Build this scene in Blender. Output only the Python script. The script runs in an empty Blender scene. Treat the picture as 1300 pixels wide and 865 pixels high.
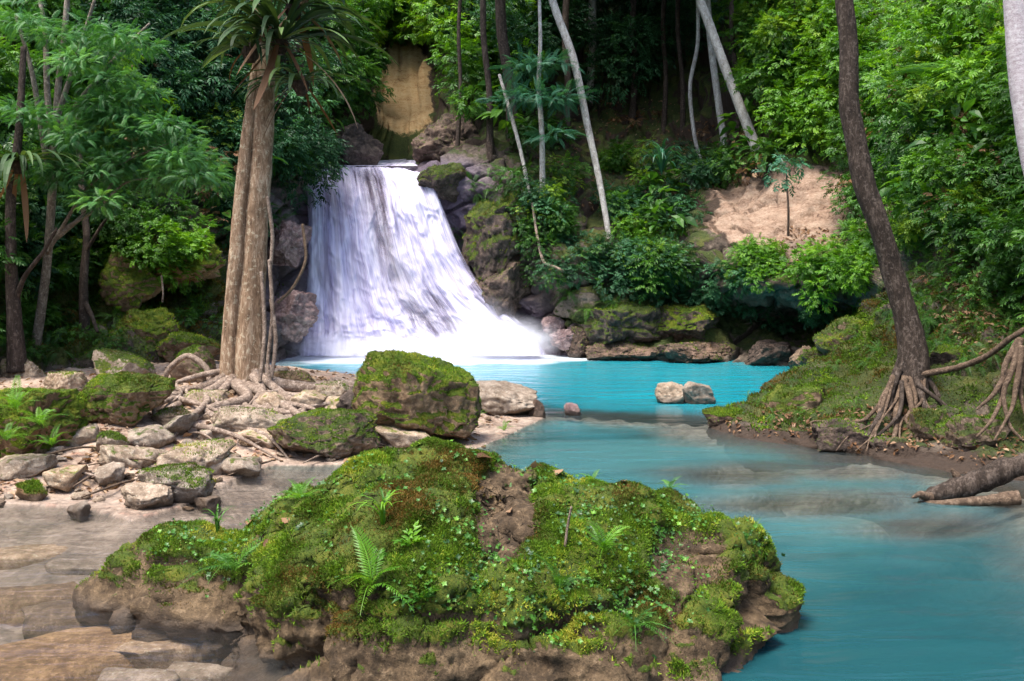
import bpy, bmesh, math, random
import numpy as np
from mathutils import Vector, Matrix

random.seed(7)
RNG = np.random.default_rng(7)
SC = bpy.context.scene
COL = SC.collection
PI = math.pi

# ------------------------------------------------------------------ camera
FP, HOR, CAMH = 1200.0, 340.0, 1.8      # focal length (photo px), horizon row, camera height

def P(px, py, Y):
    "point at depth Y metres seen at photo pixel (px, py)"
    return np.array([(px - 650.0) / FP * Y, Y, CAMH - (py - HOR) / FP * Y])

def W(px, py, z=0.0):
    Y = FP * (CAMH - z) / (py - HOR)
    return np.array([(px - 650.0) / FP * Y, Y, z])

def proj(V):
    V = np.asarray(V)
    Y = np.maximum(V[..., 1], 1e-3)
    return 650 + FP * V[..., 0] / Y, HOR + FP * (CAMH - V[..., 2]) / Y

cam_d = bpy.data.cameras.new('camera')
cam = bpy.data.objects.new('camera', cam_d)
COL.objects.link(cam)
cam.location = (0, 0, CAMH)
cam.rotation_euler = (PI / 2, 0, 0)
cam_d.sensor_width = 36.0
cam_d.lens = FP / 1300.0 * 36.0
cam_d.shift_y = -(432.5 - HOR) / 1300.0
cam_d.clip_start = 0.05
cam_d.clip_end = 600
SC.camera = cam

# ------------------------------------------------------------------ noise
_perm = np.random.default_rng(3).permutation(256)
_perm = np.concatenate([_perm, _perm, _perm])
_g = np.random.default_rng(4).normal(size=(256, 3))
_g /= np.linalg.norm(_g, axis=1)[:, None]

def perlin(p):
    p = np.asarray(p, float)
    i = np.floor(p).astype(int)
    f = p - i
    u = f * f * f * (f * (f * 6 - 15) + 10)
    i &= 255
    out = 0
    for dx in (0, 1):
        wx = u[:, 0] if dx else 1 - u[:, 0]
        for dy in (0, 1):
            wy = u[:, 1] if dy else 1 - u[:, 1]
            for dz in (0, 1):
                wz = u[:, 2] if dz else 1 - u[:, 2]
                h = _perm[_perm[_perm[(i[:, 0] + dx) & 255] + ((i[:, 1] + dy) & 255)] + ((i[:, 2] + dz) & 255)]
                g = _g[h]
                d = g[:, 0] * (f[:, 0] - dx) + g[:, 1] * (f[:, 1] - dy) + g[:, 2] * (f[:, 2] - dz)
                out = out + wx * wy * wz * d
    return out * 1.4

def fbm(p, octs=4, gain=0.5, lac=2.03):
    p = np.asarray(p, float)
    a, s, t = 1.0, 0.0, 0.0
    for k in range(octs):
        s = s + a * perlin(p + 17.3 * k)
        t += a
        a *= gain
        p = p * lac
    return s / t

def ridged(p, octs=4, gain=0.5, lac=2.1):
    p = np.asarray(p, float)
    a, s, t = 1.0, 0.0, 0.0
    for k in range(octs):
        s = s + a * (1 - np.abs(perlin(p + 9.1 * k)) * 2)
        t += a
        a *= gain
        p = p * lac
    return s / t

def worley(p):
    "distances to the two nearest cell points"
    p = np.asarray(p, float)
    i = np.floor(p).astype(int)
    f1 = np.full(len(p), 9.0)
    f2 = np.full(len(p), 9.0)
    for dx in (-1, 0, 1):
        for dy in (-1, 0, 1):
            for dz in (-1, 0, 1):
                c = i + np.array([dx, dy, dz])
                h = _perm[_perm[_perm[c[:, 0] & 255] + (c[:, 1] & 255)] + (c[:, 2] & 255)]
                q = c + 0.5 + 0.45 * _g[h]
                d = np.linalg.norm(q - p, axis=1)
                f2 = np.minimum(f2, np.maximum(f1, d))
                f1 = np.minimum(f1, d)
    return f1, f2

def sst(a, b, x):
    t = np.clip((np.asarray(x, float) - a) / (b - a), 0, 1)
    return t * t * (3 - 2 * t)

# ------------------------------------------------------------------ mesh helpers
def mesh_from(name, V, F, mats=(), attrs=None, smooth=True, uv=None):
    "V (n,3); F = list of (m,k) integer arrays"
    me = bpy.data.meshes.new(name)
    V = np.asarray(V, np.float32)
    F = [np.asarray(f, np.int32) for f in (F if isinstance(F, list) else [F]) if len(f)]
    nl = sum(f.size for f in F)
    npoly = sum(len(f) for f in F)
    me.vertices.add(len(V))
    me.vertices.foreach_set('co', V.ravel())
    me.loops.add(nl)
    loops = np.concatenate([f.ravel() for f in F])
    me.loops.foreach_set('vertex_index', loops)
    me.polygons.add(npoly)
    sizes = np.concatenate([np.full(len(f), f.shape[1], np.int32) for f in F])
    starts = np.concatenate([[0], np.cumsum(sizes)[:-1]]).astype(np.int32)
    me.polygons.foreach_set('loop_start', starts)
    me.polygons.foreach_set('loop_total', sizes)
    for m in (mats if isinstance(mats, (list, tuple)) else [mats]):
        me.materials.append(m)
    for k, a in (attrs or {}).items():
        at = me.attributes.new(k, 'FLOAT', 'POINT')
        at.data.foreach_set('value', np.asarray(a, np.float32))
    if uv is not None:
        l = me.uv_layers.new(name='flow')
        l.data.foreach_set('uv', np.asarray(uv, np.float32)[loops].ravel())
    me.update(calc_edges=True)
    me.polygons.foreach_set('use_smooth', np.full(npoly, bool(smooth)))
    return me

def link(name, me, parent=None, loc=(0, 0, 0), rot=(0, 0, 0), scale=1.0):
    o = bpy.data.objects.new(name, me)
    COL.objects.link(o)
    o.location = loc
    o.rotation_euler = rot
    o.scale = (scale,) * 3 if np.isscalar(scale) else scale
    if parent is not None:
        o.parent = parent
    return o

def tag(o, label=None, cat=None, group=None, kind=None):
    if label: o['label'] = label
    if cat: o['category'] = cat
    if group: o['group'] = group
    if kind: o['kind'] = kind
    return o

def empty(name, loc, label, cat, group=None):
    o = bpy.data.objects.new(name, None)
    COL.objects.link(o)
    o.location = tuple(float(v) for v in loc)
    o.empty_display_size = 0.2
    return tag(o, label, cat, group)

def copy_tree(src, loc, rotz, scale, label=None, rot=None):
    c = src.copy()
    COL.objects.link(c)
    c.location = tuple(float(v) for v in loc)
    c.rotation_euler = rot if rot is not None else (0, 0, rotz)
    c.scale = (scale,) * 3
    if label: c['label'] = label
    for ch in src.children:
        d = ch.copy()
        COL.objects.link(d)
        d.parent = c
    return c

def grid_faces(nu, nv, wrap=False):
    i = np.arange(nu if wrap else nu - 1)
    j = np.arange(nv - 1)
    I, J = np.meshgrid(i, j, indexing='ij')
    I2 = (I + 1) % nu
    a = I * nv + J
    b = I2 * nv + J
    return np.stack([a, b, b + 1, a + 1], -1).reshape(-1, 4)

def catmull(pts, n, t=None):
    "Catmull-Rom through pts (k,...) -> n samples"
    pts = np.asarray(pts, float)
    k = len(pts)
    x = np.linspace(0, k - 1, n) if t is None else np.asarray(t)
    i = np.minimum(x.astype(int), k - 2)
    f = (x - i).reshape((-1,) + (1,) * (pts.ndim - 1))
    p0 = pts[np.maximum(i - 1, 0)]
    p1 = pts[i]
    p2 = pts[i + 1]
    p3 = pts[np.minimum(i + 2, k - 1)]
    m1 = (p2 - p0) * 0.42
    m2 = (p3 - p1) * 0.42
    f2, f3 = f * f, f * f * f
    return (2 * f3 - 3 * f2 + 1) * p1 + (f3 - 2 * f2 + f) * m1 + (-2 * f3 + 3 * f2) * p2 + (f3 - f2) * m2

def vnormals(V, F):
    N = np.zeros_like(V)
    for f in (F if isinstance(F, list) else [F]):
        n = np.cross(V[f[:, 1]] - V[f[:, 0]], V[f[:, 2]] - V[f[:, 0]])
        if f.shape[1] == 4:
            n = np.cross(V[f[:, 2]] - V[f[:, 0]], V[f[:, 3]] - V[f[:, 1]])
        for k in range(f.shape[1]):
            np.add.at(N, f[:, k], n)
    return N / (np.linalg.norm(N, axis=1)[:, None] + 1e-9)

def tube(pts, radii, nseg=10, n=None, rough=0.06, seed=0.0, flute=0.0, cap=True, knob=0.0):
    "bark-like tapered tube -> V, F"
    pts = np.asarray(pts, float)
    L = np.linalg.norm(np.diff(pts, axis=0), axis=1).sum()
    n = n or int(max(8, min(120, len(pts) * 8)))
    C = catmull(pts, n)
    R = catmull(np.asarray(radii, float)[:, None], n)[:, 0]
    T = np.gradient(C, axis=0)
    T /= np.linalg.norm(T, axis=1)[:, None] + 1e-9
    up = np.array([0, 1, 0.0]) if abs(T[:, 2]).mean() > 0.5 else np.array([0, 0, 1.0])
    A = np.cross(T, up)
    A /= np.linalg.norm(A, axis=1)[:, None] + 1e-9
    B = np.cross(A, T)
    th = np.linspace(0, 2 * PI, nseg, endpoint=False)
    cs, sn = np.cos(th), np.sin(th)
    D = A[None] * cs[:, None, None] + B[None] * sn[:, None, None]
    Q = (C[None] + D * R[None, :, None]).reshape(-1, 3)
    rr = 1 + rough * fbm(Q * (1.2 / max(R.mean(), 0.004)) * 0.6 + seed, 3).reshape(nseg, n)
    rr = rr + rough * .45 * fbm((Q * np.array([1, 1, .35])) * (5.0 / max(R.mean(), 0.02)) * .35 + seed + 7, 3).reshape(nseg, n)
    if flute:
        rr = rr + flute * np.cos(th * 5 + seed)[:, None] * np.linspace(1, 0.15, n)[None, :]
    if knob:
        rr = rr + knob * np.maximum(0, fbm(C * 1.7 / max(L * 0.1, .05) + seed * 2, 2))[None, :]
    V = (C[None] + D * (R[None] * rr)[..., None]).reshape(-1, 3)
    F = [grid_faces(nseg, n, wrap=True)]
    if cap:
        V = np.vstack([V, C[:1], C[-1:]])
        a = np.arange(nseg)
        b = (a + 1) % nseg
        F.append(np.stack([b * n, a * n, np.full(nseg, nseg * n)], 1))
        F.append(np.stack([a * n + n - 1, b * n + n - 1, np.full(nseg, nseg * n + 1)], 1))
    return V, F

def join(parts):
    "merge [(V, F list)] into one"
    Vs, Fs, o = [], {}, 0
    for V, F in parts:
        Vs.append(V)
        for f in (F if isinstance(F, list) else [F]):
            Fs.setdefault(f.shape[1], []).append(f + o)
        o += len(V)
    return np.vstack(Vs), [np.vstack(v) for v in Fs.values()]

# ------------------------------------------------------------------ nodes
class NT:
    def __init__(s, mat):
        s.t = mat.node_tree
        s.t.nodes.clear()
    def n(s, typ, props=None, **inp):
        nd = s.t.nodes.new(typ)
        for k, v in (props or {}).items():
            setattr(nd, k, v)
        for k, v in inp.items():
            key = int(k[1:]) if k[0] == 'i' and k[1:].isdigit() else k.replace('_', ' ')
            s.set(nd.inputs[key], v)
        return nd
    def set(s, sock, v):
        if isinstance(v, bpy.types.NodeSocket):
            s.t.links.new(v, sock)
        elif isinstance(v, bpy.types.Node):
            s.t.links.new(v.outputs[0], sock)
        elif hasattr(v, '__len__') and len(v) == 3 and sock.type == 'RGBA':
            sock.default_value = (*v, 1)
        else:
            sock.default_value = v
    def math(s, op, a, b=0.0, clamp=False):
        return s.n('ShaderNodeMath', dict(operation=op, use_clamp=clamp), i0=a, i1=b).outputs[0]
    def attr(s, name):
        return s.n('ShaderNodeAttribute', dict(attribute_name=name)).outputs['Fac']
    def noise(s, vec, scale, detail=4, rough=0.55, dist=0.0):
        return s.n('ShaderNodeTexNoise', Vector=vec, Scale=scale, Detail=detail, Roughness=rough, Distortion=dist).outputs[0]
    def ramp(s, fac, stops, interp='LINEAR'):
        r = s.n('ShaderNodeValToRGB', i0=fac)
        cr = r.color_ramp
        cr.interpolation = interp
        while len(cr.elements) > 1: cr.elements.remove(cr.elements[-1])
        for k, (p, c) in enumerate(stops):
            e = cr.elements[0] if k == 0 else cr.elements.new(p)
            e.position = p
            e.color = (*c, 1) if hasattr(c, '__len__') else (c, c, c, 1)
        return r.outputs[0]
    def mix(s, fac, a, b, mode='MIX'):
        m = s.n('ShaderNodeMix', dict(data_type='RGBA', blend_type=mode))
        s.set(m.inputs[0], fac)
        s.set(m.inputs[6], a)
        s.set(m.inputs[7], b)
        return m.outputs[2]
    def out(s, surf):
        s.n('ShaderNodeOutputMaterial', Surface=surf)

def newmat(name):
    m = bpy.data.materials.new(name)
    m.use_nodes = True
    return m, NT(m)

def rock_mat(name, cols, moss=((.018, .028, .006), (.055, .085, .010), (.13, .135, .018)), s=1.0,
             bump=1.0, speck=0.5, wetcol=(.040, .028, .020), claycol=None, soilcol=(.035, .022, .014), mossfine=0.55, red=0.0):
    m, t = newmat(name)
    co = t.n('ShaderNodeTexCoord').outputs['Object']
    big = t.noise(co, 1.6 * s, 6, 0.6, 0.3)
    mid = t.noise(co, 7 * s, 8, 0.65)
    fine = t.noise(co, 38 * s, 6, 0.7)
    c = t.ramp(t.math('ADD', t.math('MULTIPLY', big, 0.55), t.math('MULTIPLY', mid, 0.45)),
               [(0.33, cols[0]), (0.47, cols[1]), (0.6, cols[2])])
    pale = t.ramp(t.noise(co, 14 * s, 5, 0.7), [(0.56, 0.0), (0.66, 1.0)])
    c = t.mix(t.math('MULTIPLY', pale, 0.4), c, tuple(min(.5, v * 1.5 + .03) for v in cols[2]))
    dark = t.ramp(fine, [(0.36, 1.0), (0.5, 0.0)])
    c = t.mix(t.math('MULTIPLY', dark, speck), c, tuple(v * 0.35 for v in cols[0]))
    # exposed soil and clay
    soil = t.ramp(t.math('ADD', t.attr('soil'), t.math('MULTIPLY', t.math('SUBTRACT', mid, 0.5), 0.8)), [(0.42, 0.0), (0.58, 1.0)])
    sc = t.mix(fine, soilcol, tuple(v * 2.6 for v in soilcol))
    c = t.mix(soil, c, sc)
    if claycol:
        cl = t.ramp(t.math('ADD', t.attr('clay'), t.math('MULTIPLY', t.math('SUBTRACT', mid, 0.5), 0.9)), [(0.4, 0.0), (0.56, 1.0)])
        mpz = t.n('ShaderNodeMapping', Vector=co)
        mpz.inputs['Scale'].default_value = (1, 1, 3.2)
        lay = t.noise(mpz.outputs[0], 2.4, 8, .7, .5)
        cf = t.math('ADD', t.math('MULTIPLY', lay, .55), t.math('MULTIPLY', fine, .45))
        cc = t.ramp(cf, [(0.36, (.085, .042, .026)), (0.46, (.30, .18, .115)), (0.62, (.45, .32, .225))])
        co2 = t.ramp(cf, [(0.36, (.26, .12, .035)), (0.48, (.55, .34, .13)), (0.64, (.64, .47, .24))])
        cc = t.mix(t.attr('ochre'), cc, co2)
        c = t.mix(cl, c, cc)
    # moss
    mf = t.math('ADD', t.attr('moss'), t.math('MULTIPLY', t.math('SUBTRACT', t.noise(co, 5 * s, 7, 0.7), 0.5), mossfine * 2))
    mf = t.ramp(mf, [(0.44, 0.0), (0.56, 1.0)])
    mc = t.ramp(t.math('ADD', t.math('MULTIPLY', t.noise(co, 3.1 * s, 4, .6), .6), t.math('MULTIPLY', t.noise(co, 55 * s, 3, .7), .4)),
                [(0.34, moss[0]), (0.48, moss[1]), (0.63, moss[2])])
    c = t.mix(mf, c, mc)
    rnd = t.n('ShaderNodeObjectInfo').outputs['Random']
    hs = t.n('ShaderNodeHueSaturation', Color=c, Value=t.math('ADD', .72, t.math('MULTIPLY', rnd, .42)), Saturation=t.math('ADD', .85, t.math('MULTIPLY', rnd, .4)))
    c = hs.outputs[0]
    wet = t.attr('wet')
    c = t.mix(wet, c, t.mix(mid, wetcol, tuple(v * 2.2 for v in wetcol)))
    rough = t.math('SUBTRACT', 0.85, t.math('MULTIPLY', wet, 0.5))
    h = t.math('ADD', t.math('MULTIPLY', mid, 0.6), t.math('MULTIPLY', fine, 0.3))
    h = t.math('ADD', h, t.math('MULTIPLY', t.math('MULTIPLY', t.noise(co, 120 * s, 3, .7), mf), 0.35))
    b = t.n('ShaderNodeBump', Strength=0.9 * bump, Distance=0.06 / s, Height=h)
    p = t.n('ShaderNodeBsdfPrincipled', Base_Color=c, Roughness=rough, Normal=b)
    p.inputs['Specular IOR Level'].default_value = 0.3
    t.out(p)
    return m

def leaf_mat(name, dark, mid, bright, trans=0.4, rough=0.45, spec=0.4, stops=None):
    m, t = newmat(name)
    c = t.ramp(t.attr('tint'), stops or [(0.0, dark), (0.5, mid), (1.0, bright)])
    p = t.n('ShaderNodeBsdfPrincipled', Base_Color=c, Roughness=rough)
    p.inputs['Specular IOR Level'].default_value = spec
    tr = t.n('ShaderNodeBsdfTranslucent', Color=t.mix(1.0, c, (1.25, 1.15, .45), 'MULTIPLY'))
    t.out(t.n('ShaderNodeMixShader', i0=trans, i1=p, i2=tr))
    return m

def bark_mat(name, cols, s=1.0, moss=None, mossamt=0.0, vert=0.25, bump=1.0):
    m, t = newmat(name)
    co = t.n('ShaderNodeTexCoord').outputs['Object']
    mp = t.n('ShaderNodeMapping', Vector=co)
    mp.inputs['Scale'].default_value = (1, 1, vert)
    v = mp.outputs[0]
    a = t.noise(v, 5 * s, 8, 0.65, 0.4)
    b = t.noise(v, 24 * s, 8, 0.7, 0.6)
    c = t.ramp(t.math('ADD', t.math('MULTIPLY', a, .5), t.math('MULTIPLY', b, .5)), [(0.36, cols[0]), (0.5, cols[1]), (0.62, cols[2])])
    patch = t.ramp(t.noise(co, 9 * s, 5, .7), [(0.55, 0.0), (0.62, 1.0)])
    c = t.mix(t.math('MULTIPLY', patch, .5), c, tuple(min(.6, q * 1.35 + .02) for q in cols[2]))
    if moss:
        mk = t.ramp(t.math('ADD', t.noise(co, 2.2 * s, 6, .7), mossamt - 0.5), [(0.45, 0.0), (0.58, 1.0)])
        c = t.mix(mk, c, t.mix(b, tuple(q * .5 for q in moss), moss))
    bp = t.n('ShaderNodeBump', Strength=0.8 * bump, Distance=0.03, Height=t.math('ADD', t.math('MULTIPLY', b, .7), t.math('MULTIPLY', a, .5)))
    p = t.n('ShaderNodeBsdfPrincipled', Base_Color=c, Roughness=0.85, Normal=bp)
    p.inputs['Specular IOR Level'].default_value = 0.25
    t.out(p)
    return m

# ------------------------------------------------------------------ leaf templates (V, quads/tris) : grow along +Y, face +Z
def t_leaf(w=0.42, droop=0.14, fold=0.07):
    V = [(0, 0, 0), (-w * .42, .28, fold * .9), (-w * .5, .55, fold - droop * .25), (0, 1, -droop), (w * .5, .55, fold - droop * .25),
         (w * .42, .28, fold * .9), (0, .5, -droop * .2)]
    F = [(0, 6, 1), (1, 6, 2), (2, 6, 3), (3, 6, 4), (4, 6, 5), (5, 6, 0)]
    return np.array(V, float), np.array(F)

def t_mid(w=.45, droop=.16, fold=.07):
    return (np.array([(0, 0, 0), (-w * .5, .42, fold), (0, 1, -droop), (w * .5, .42, fold), (0, .45, -.02)], float),
            np.array([(0, 4, 1), (1, 4, 2), (2, 4, 3), (3, 4, 0)]))

def t_small(w=0.45):
    return np.array([(0, 0, 0), (-w * .5, .5, .06), (0, 1, -.08), (w * .5, .5, .06)], float), np.array([(0, 3, 1), (1, 3, 2)])

def bake(tpl, M, T, tint=None, s=None):
    Vt, Ft = tpl
    M = np.asarray(M)
    if s is not None:
        M = M * np.asarray(s)[:, None, None]
    V = np.einsum('nij,kj->nki', M, Vt) + np.asarray(T)[:, None]
    n, k = len(T), len(Vt)
    F = (Ft[None] + (np.arange(n) * k)[:, None, None]).reshape(-1, Ft.shape[1])
    return V.reshape(-1, 3), F, (np.repeat(tint, k) if tint is not None else None)

def frames(D, up=(0, 0, 1), roll=None):
    D = np.asarray(D, float)
    D = D / (np.linalg.norm(D, axis=1)[:, None] + 1e-9)
    up = np.broadcast_to(np.asarray(up, float), D.shape)
    X = np.cross(D, up)
    bad = np.linalg.norm(X, axis=1) < 1e-3
    X[bad] = (1, 0, 0)
    X /= np.linalg.norm(X, axis=1)[:, None]
    Z = np.cross(X, D)
    if roll is not None:
        c, s = np.cos(roll)[:, None], np.sin(roll)[:, None]
        X, Z = X * c + Z * s, Z * c - X * s
    return np.stack([X, D, Z], -1)

def compose(tpl, items):
    "template made of transformed copies: items = [(origin, dir, up, size)]"
    M = frames(np.array([i[1] for i in items]), np.array([i[2] for i in items]))
    V, F, _ = bake(tpl, M, np.array([i[0] for i in items]), None, np.array([i[3] for i in items]))
    return V, F

def t_spray(n=8, leaf=None, L=1.0, ls=0.42, seed=1, spread=1.0):
    r = np.random.default_rng(seed)
    it = []
    for k in range(n):
        f = 0.12 + 0.88 * k / (n - 1)
        side = 1 if k % 2 else -1
        ang = side * (0.95 - 0.35 * f) * spread + r.normal() * .15
        if k == n - 1: ang = r.normal() * .1
        o = (0.03 * math.sin(k), f * L * .75, -0.12 * f * f + r.normal() * .02)
        d = (math.sin(ang), math.cos(ang), -0.15 + r.normal() * .22)
        it.append((o, d, (r.normal() * .3, r.normal() * .3, 1), ls * (0.75 + 0.4 * r.random()) * (1.05 - .25 * f)))
    return compose(leaf or t_leaf(), it)

def t_frond(pairs=11, L=1.0, lw=0.2, ll=0.36, arch=0.35, seed=2, drop=0.25):
    "pinnate leaf: leaflets down both sides of an arching stalk"
    r = np.random.default_rng(seed)
    it = []
    lf = t_small(lw / ll)
    for k in range(pairs):
        f = 0.1 + 0.9 * k / (pairs - 1)
        z = 0.25 * math.sin(f * PI * .5) - arch * f * f
        for side in (-1, 1):
            ang = side * (1.25 - 0.55 * f)
            sz = ll * (0.45 + 1.0 * math.sin(PI * min(1, f * .86 + .12))) * .75
            it.append(((0, f * L, z), (math.sin(ang), math.cos(ang), -drop + r.normal() * .1), (0, 0, 1), sz))
    V, F = compose(lf, it)
    # stalk
    ys = np.linspace(0, L, 7)
    zs = 0.25 * np.sin(ys / L * PI * .5) - arch * (ys / L) ** 2
    w = np.linspace(.012, .004, 7) * L
    SV = np.concatenate([np.stack([-w, ys, zs], 1), np.stack([w, ys, zs], 1)])
    SF = np.array([[k, k + 7, k + 1] for k in range(6)] + [[k + 1, k + 7, k + 8] for k in range(6)])
    return np.vstack([V, SV]), np.vstack([F, SF + len(V)])

def t_strap(w=0.09, L=1.0, arch=0.55, seg=9, fold=0.25, rise=0.75):
    "long strap leaf with a folded midrib"
    s = np.linspace(0, 1, seg)
    ang = rise - (rise + arch * 2.0) * s ** 1.4
    y = np.concatenate([[0], np.cumsum(np.cos(ang[:-1]) * L / (seg - 1))])
    z = np.concatenate([[0], np.cumsum(np.sin(ang[:-1]) * L / (seg - 1))])
    ww = w * np.sin(np.clip(s * .93 + .07, 0, 1) * PI) ** .6
    V = []
    for k in range(seg):
        V += [(-ww[k], y[k], z[k] + ww[k] * fold), (0, y[k], z[k]), (ww[k], y[k], z[k] + ww[k] * fold)]
    F = []
    for k in range(seg - 1):
        a = k * 3
        F += [(a, a + 1, a + 3), (a + 1, a + 4, a + 3), (a + 1, a + 2, a + 4), (a + 2, a + 5, a + 4)]
    return np.array(V, float), np.array(F)

# ------------------------------------------------------------------ world, sun
def setup_light():
    s = np.array([-0.30, -0.26, 1.0])
    s /= np.linalg.norm(s)
    el = math.asin(s[2])
    rot = math.atan2(s[0], s[1])
    w = bpy.data.worlds.new('World')
    SC.world = w
    w.use_nodes = True
    t = w.node_tree
    bg = t.nodes['Background']
    sky = t.nodes.new('ShaderNodeTexSky')
    sky.sky_type = 'NISHITA'
    sky.sun_disc = False
    sky.sun_elevation = el
    sky.sun_rotation = rot
    sky.air_density = 1.0
    sky.dust_density = 3.0
    sky.ozone_density = 1.0
    t.links.new(sky.outputs[0], bg.inputs[0])
    bg.inputs[1].default_value = 0.15
    l = bpy.data.lights.new('sun', 'SUN')
    l.energy = 2.6
    l.angle = math.radians(26)
    l.color = (1.0, 0.95, 0.86)
    o = bpy.data.objects.new('sun', l)
    COL.objects.link(o)
    o.rotation_euler = Vector(s).to_track_quat('Z', 'Y').to_euler()
    v = SC.view_settings
    v.view_transform = 'Standard'
    v.look = 'None'
    v.exposure = 1.6
    v.gamma = 1
    v.use_curve_mapping = False
    c = SC.cycles
    c.use_denoising = True
    c.max_bounces = 7
    c.diffuse_bounces = 4
    c.glossy_bounces = 3
    c.transmission_bounces = 5
    c.transparent_max_bounces = 14
    c.caustics_reflective = False
    c.caustics_refractive = False
    c.sample_clamp_indirect = 6
    c.volume_bounces = 3
    c.volume_step_rate = 2

setup_light()

# ------------------------------------------------------------------ ground (stream bed + left bank)
BANK = np.array([W(*q)[:2] for q in [(-260, 640), (0, 640), (110, 646), (165, 662), (235, 642), (285, 614), (345, 592), (480, 590), (570, 582),
                 (640, 556), (692, 530), (682, 516), (600, 502), (560, 492), (480, 480), (400, 470), (335, 466), (290, 456), (190, 454),
                 (-100, 455), (-400, 470)]])
RSHORE = np.array([W(*q)[:2] for q in [(905, 541), (1000, 560), (1090, 578), (1190, 593), (1330, 640), (1500, 760)]])

def poly_dist(X, Y, pts, closed=False):
    d = np.full(X.shape, 1e9)
    n = len(pts)
    for k in range(n if closed else n - 1):
        a, b = pts[k], pts[(k + 1) % n]
        e = b - a
        t = np.clip(((X - a[0]) * e[0] + (Y - a[1]) * e[1]) / (e @ e), 0, 1)
        d = np.minimum(d, np.hypot(X - a[0] - t * e[0], Y - a[1] - t * e[1]))
    return d

def inside(X, Y, pts):
    r = np.zeros(X.shape, bool)
    n = len(pts)
    for k in range(n):
        a, b = pts[k], pts[(k + 1) % n]
        c = ((a[1] > Y) != (b[1] > Y)) & (X < (b[0] - a[0]) * (Y - a[1]) / (b[1] - a[1] + 1e-12) + a[0])
        r ^= c
    return r

def ground_z(X, Y):
    X = np.asarray(X, float)
    Y = np.asarray(Y, float)
    sh = X.shape
    X, Y = X.ravel(), Y.ravel()
    d = poly_dist(X, Y, BANK, True)
    ins = inside(X, Y, BANK)
    p = np.stack([X, Y, np.zeros_like(X)], 1)
    n1 = fbm(p * .9, 4)
    n2 = fbm(p * 4.5 + 5, 4)
    zin = 0.01 + 0.36 * sst(0, 2.4, d + n1 * .35) + n2 * .05 * sst(0, .5, d) + n1 * .05 * sst(0, .8, d)
    # flat slabs under the shallow water
    f1, f2 = worley(np.stack([X * .9 + n1 * .5, Y * 1.5 + n1 * .5, np.full_like(X, .3)], 1) * .75)
    slab = sst(0.02, .3, f2 - f1)
    left = sst(-0.1, -1.3, X + (Y - 5) * .12) * sst(9.0, 7.4, Y)
    zsh = -0.02 - 0.17 * sst(0, 1.2, d) - .03 * (1 - slab) + .05 * n1 + .02 * n2 + 0.02 * (f1 - .5)
    zdp = -0.02 - 0.75 * d + n1 * .1
    zout = np.maximum(-1.3, zdp) * (1 - left) + zsh * left
    z = np.where(ins, zin, zout)
    # sill of shallow stones between the bank and the mossy point
    a, b = W(690, 525)[:2], W(910, 538)[:2]
    e = b - a
    t = np.clip(((X - a[0]) * e[0] + (Y - a[1]) * e[1]) / (e @ e), 0, 1)
    ds = np.hypot(X - a[0] - t * e[0], Y - a[1] - t * e[1])
    z = np.where(ins, z, np.maximum(z, -0.10 - 0.55 * np.maximum(0, ds - .35) + n2 * .10))
    dr = poly_dist(X, Y, RSHORE)
    z = np.where(ins, z, np.maximum(z, np.minimum(-.05, -0.03 - 0.40 * dr + n1 * .18 + n2 * .05)))
    # pale gravel bars under the outflow
    for (px, py, rx, ry, h) in [(940, 603, 95, 12, -.10), (1040, 640, 150, 16, -.13), (870, 560, 90, 10, -.22), (1090, 600, 90, 12, -.10), (1180, 670, 110, 16, -.13)]:
        c = W(px, py)
        dx = abs(W(px + rx, py)[0] - c[0])
        dy = abs(W(px, py - ry)[1] - c[1])
        q = np.sqrt(((X - c[0]) / dx) ** 2 + ((Y - c[1]) / dy) ** 2) + n1 * .5
        z = np.where(ins, z, np.maximum(z, h - 1.0 * sst(.3, 1.6, q)))
    return z.reshape(sh)

def ground_at(px, py):
    z = 0.2
    for _ in range(25):
        Y = FP * (CAMH - z) / (py - HOR)
        z = 0.5 * z + 0.5 * float(ground_z(np.array([(px - 650) / FP * Y]), np.array([Y]))[0])
    return np.array([(px - 650) / FP * Y, Y, z])

def axis(lo, hi, a, b, step):
    core = np.arange(a, b + 1e-6, step)
    L = a - (a - lo) * np.linspace(0, 1, 14)[1:][::-1] ** 2
    H = b + (hi - b) * np.linspace(0, 1, 14)[1:] ** 2
    return np.concatenate([L, core, H])

gx = axis(-60, 60, -8.0, 7.0, .035)
gy = axis(-60, 90, 1.5, 14.5, .035)
GX, GY = np.meshgrid(gx, gy, indexing='ij')
GZ = ground_z(GX, GY)
GZ = np.where((np.abs(GX) > 9.5) | (GY < -4) | (GY > 21), np.minimum(GZ, -.6), GZ)
GV = np.stack([GX, GY, GZ], -1).reshape(-1, 3)
GF = grid_faces(len(gx), len(gy))

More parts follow.
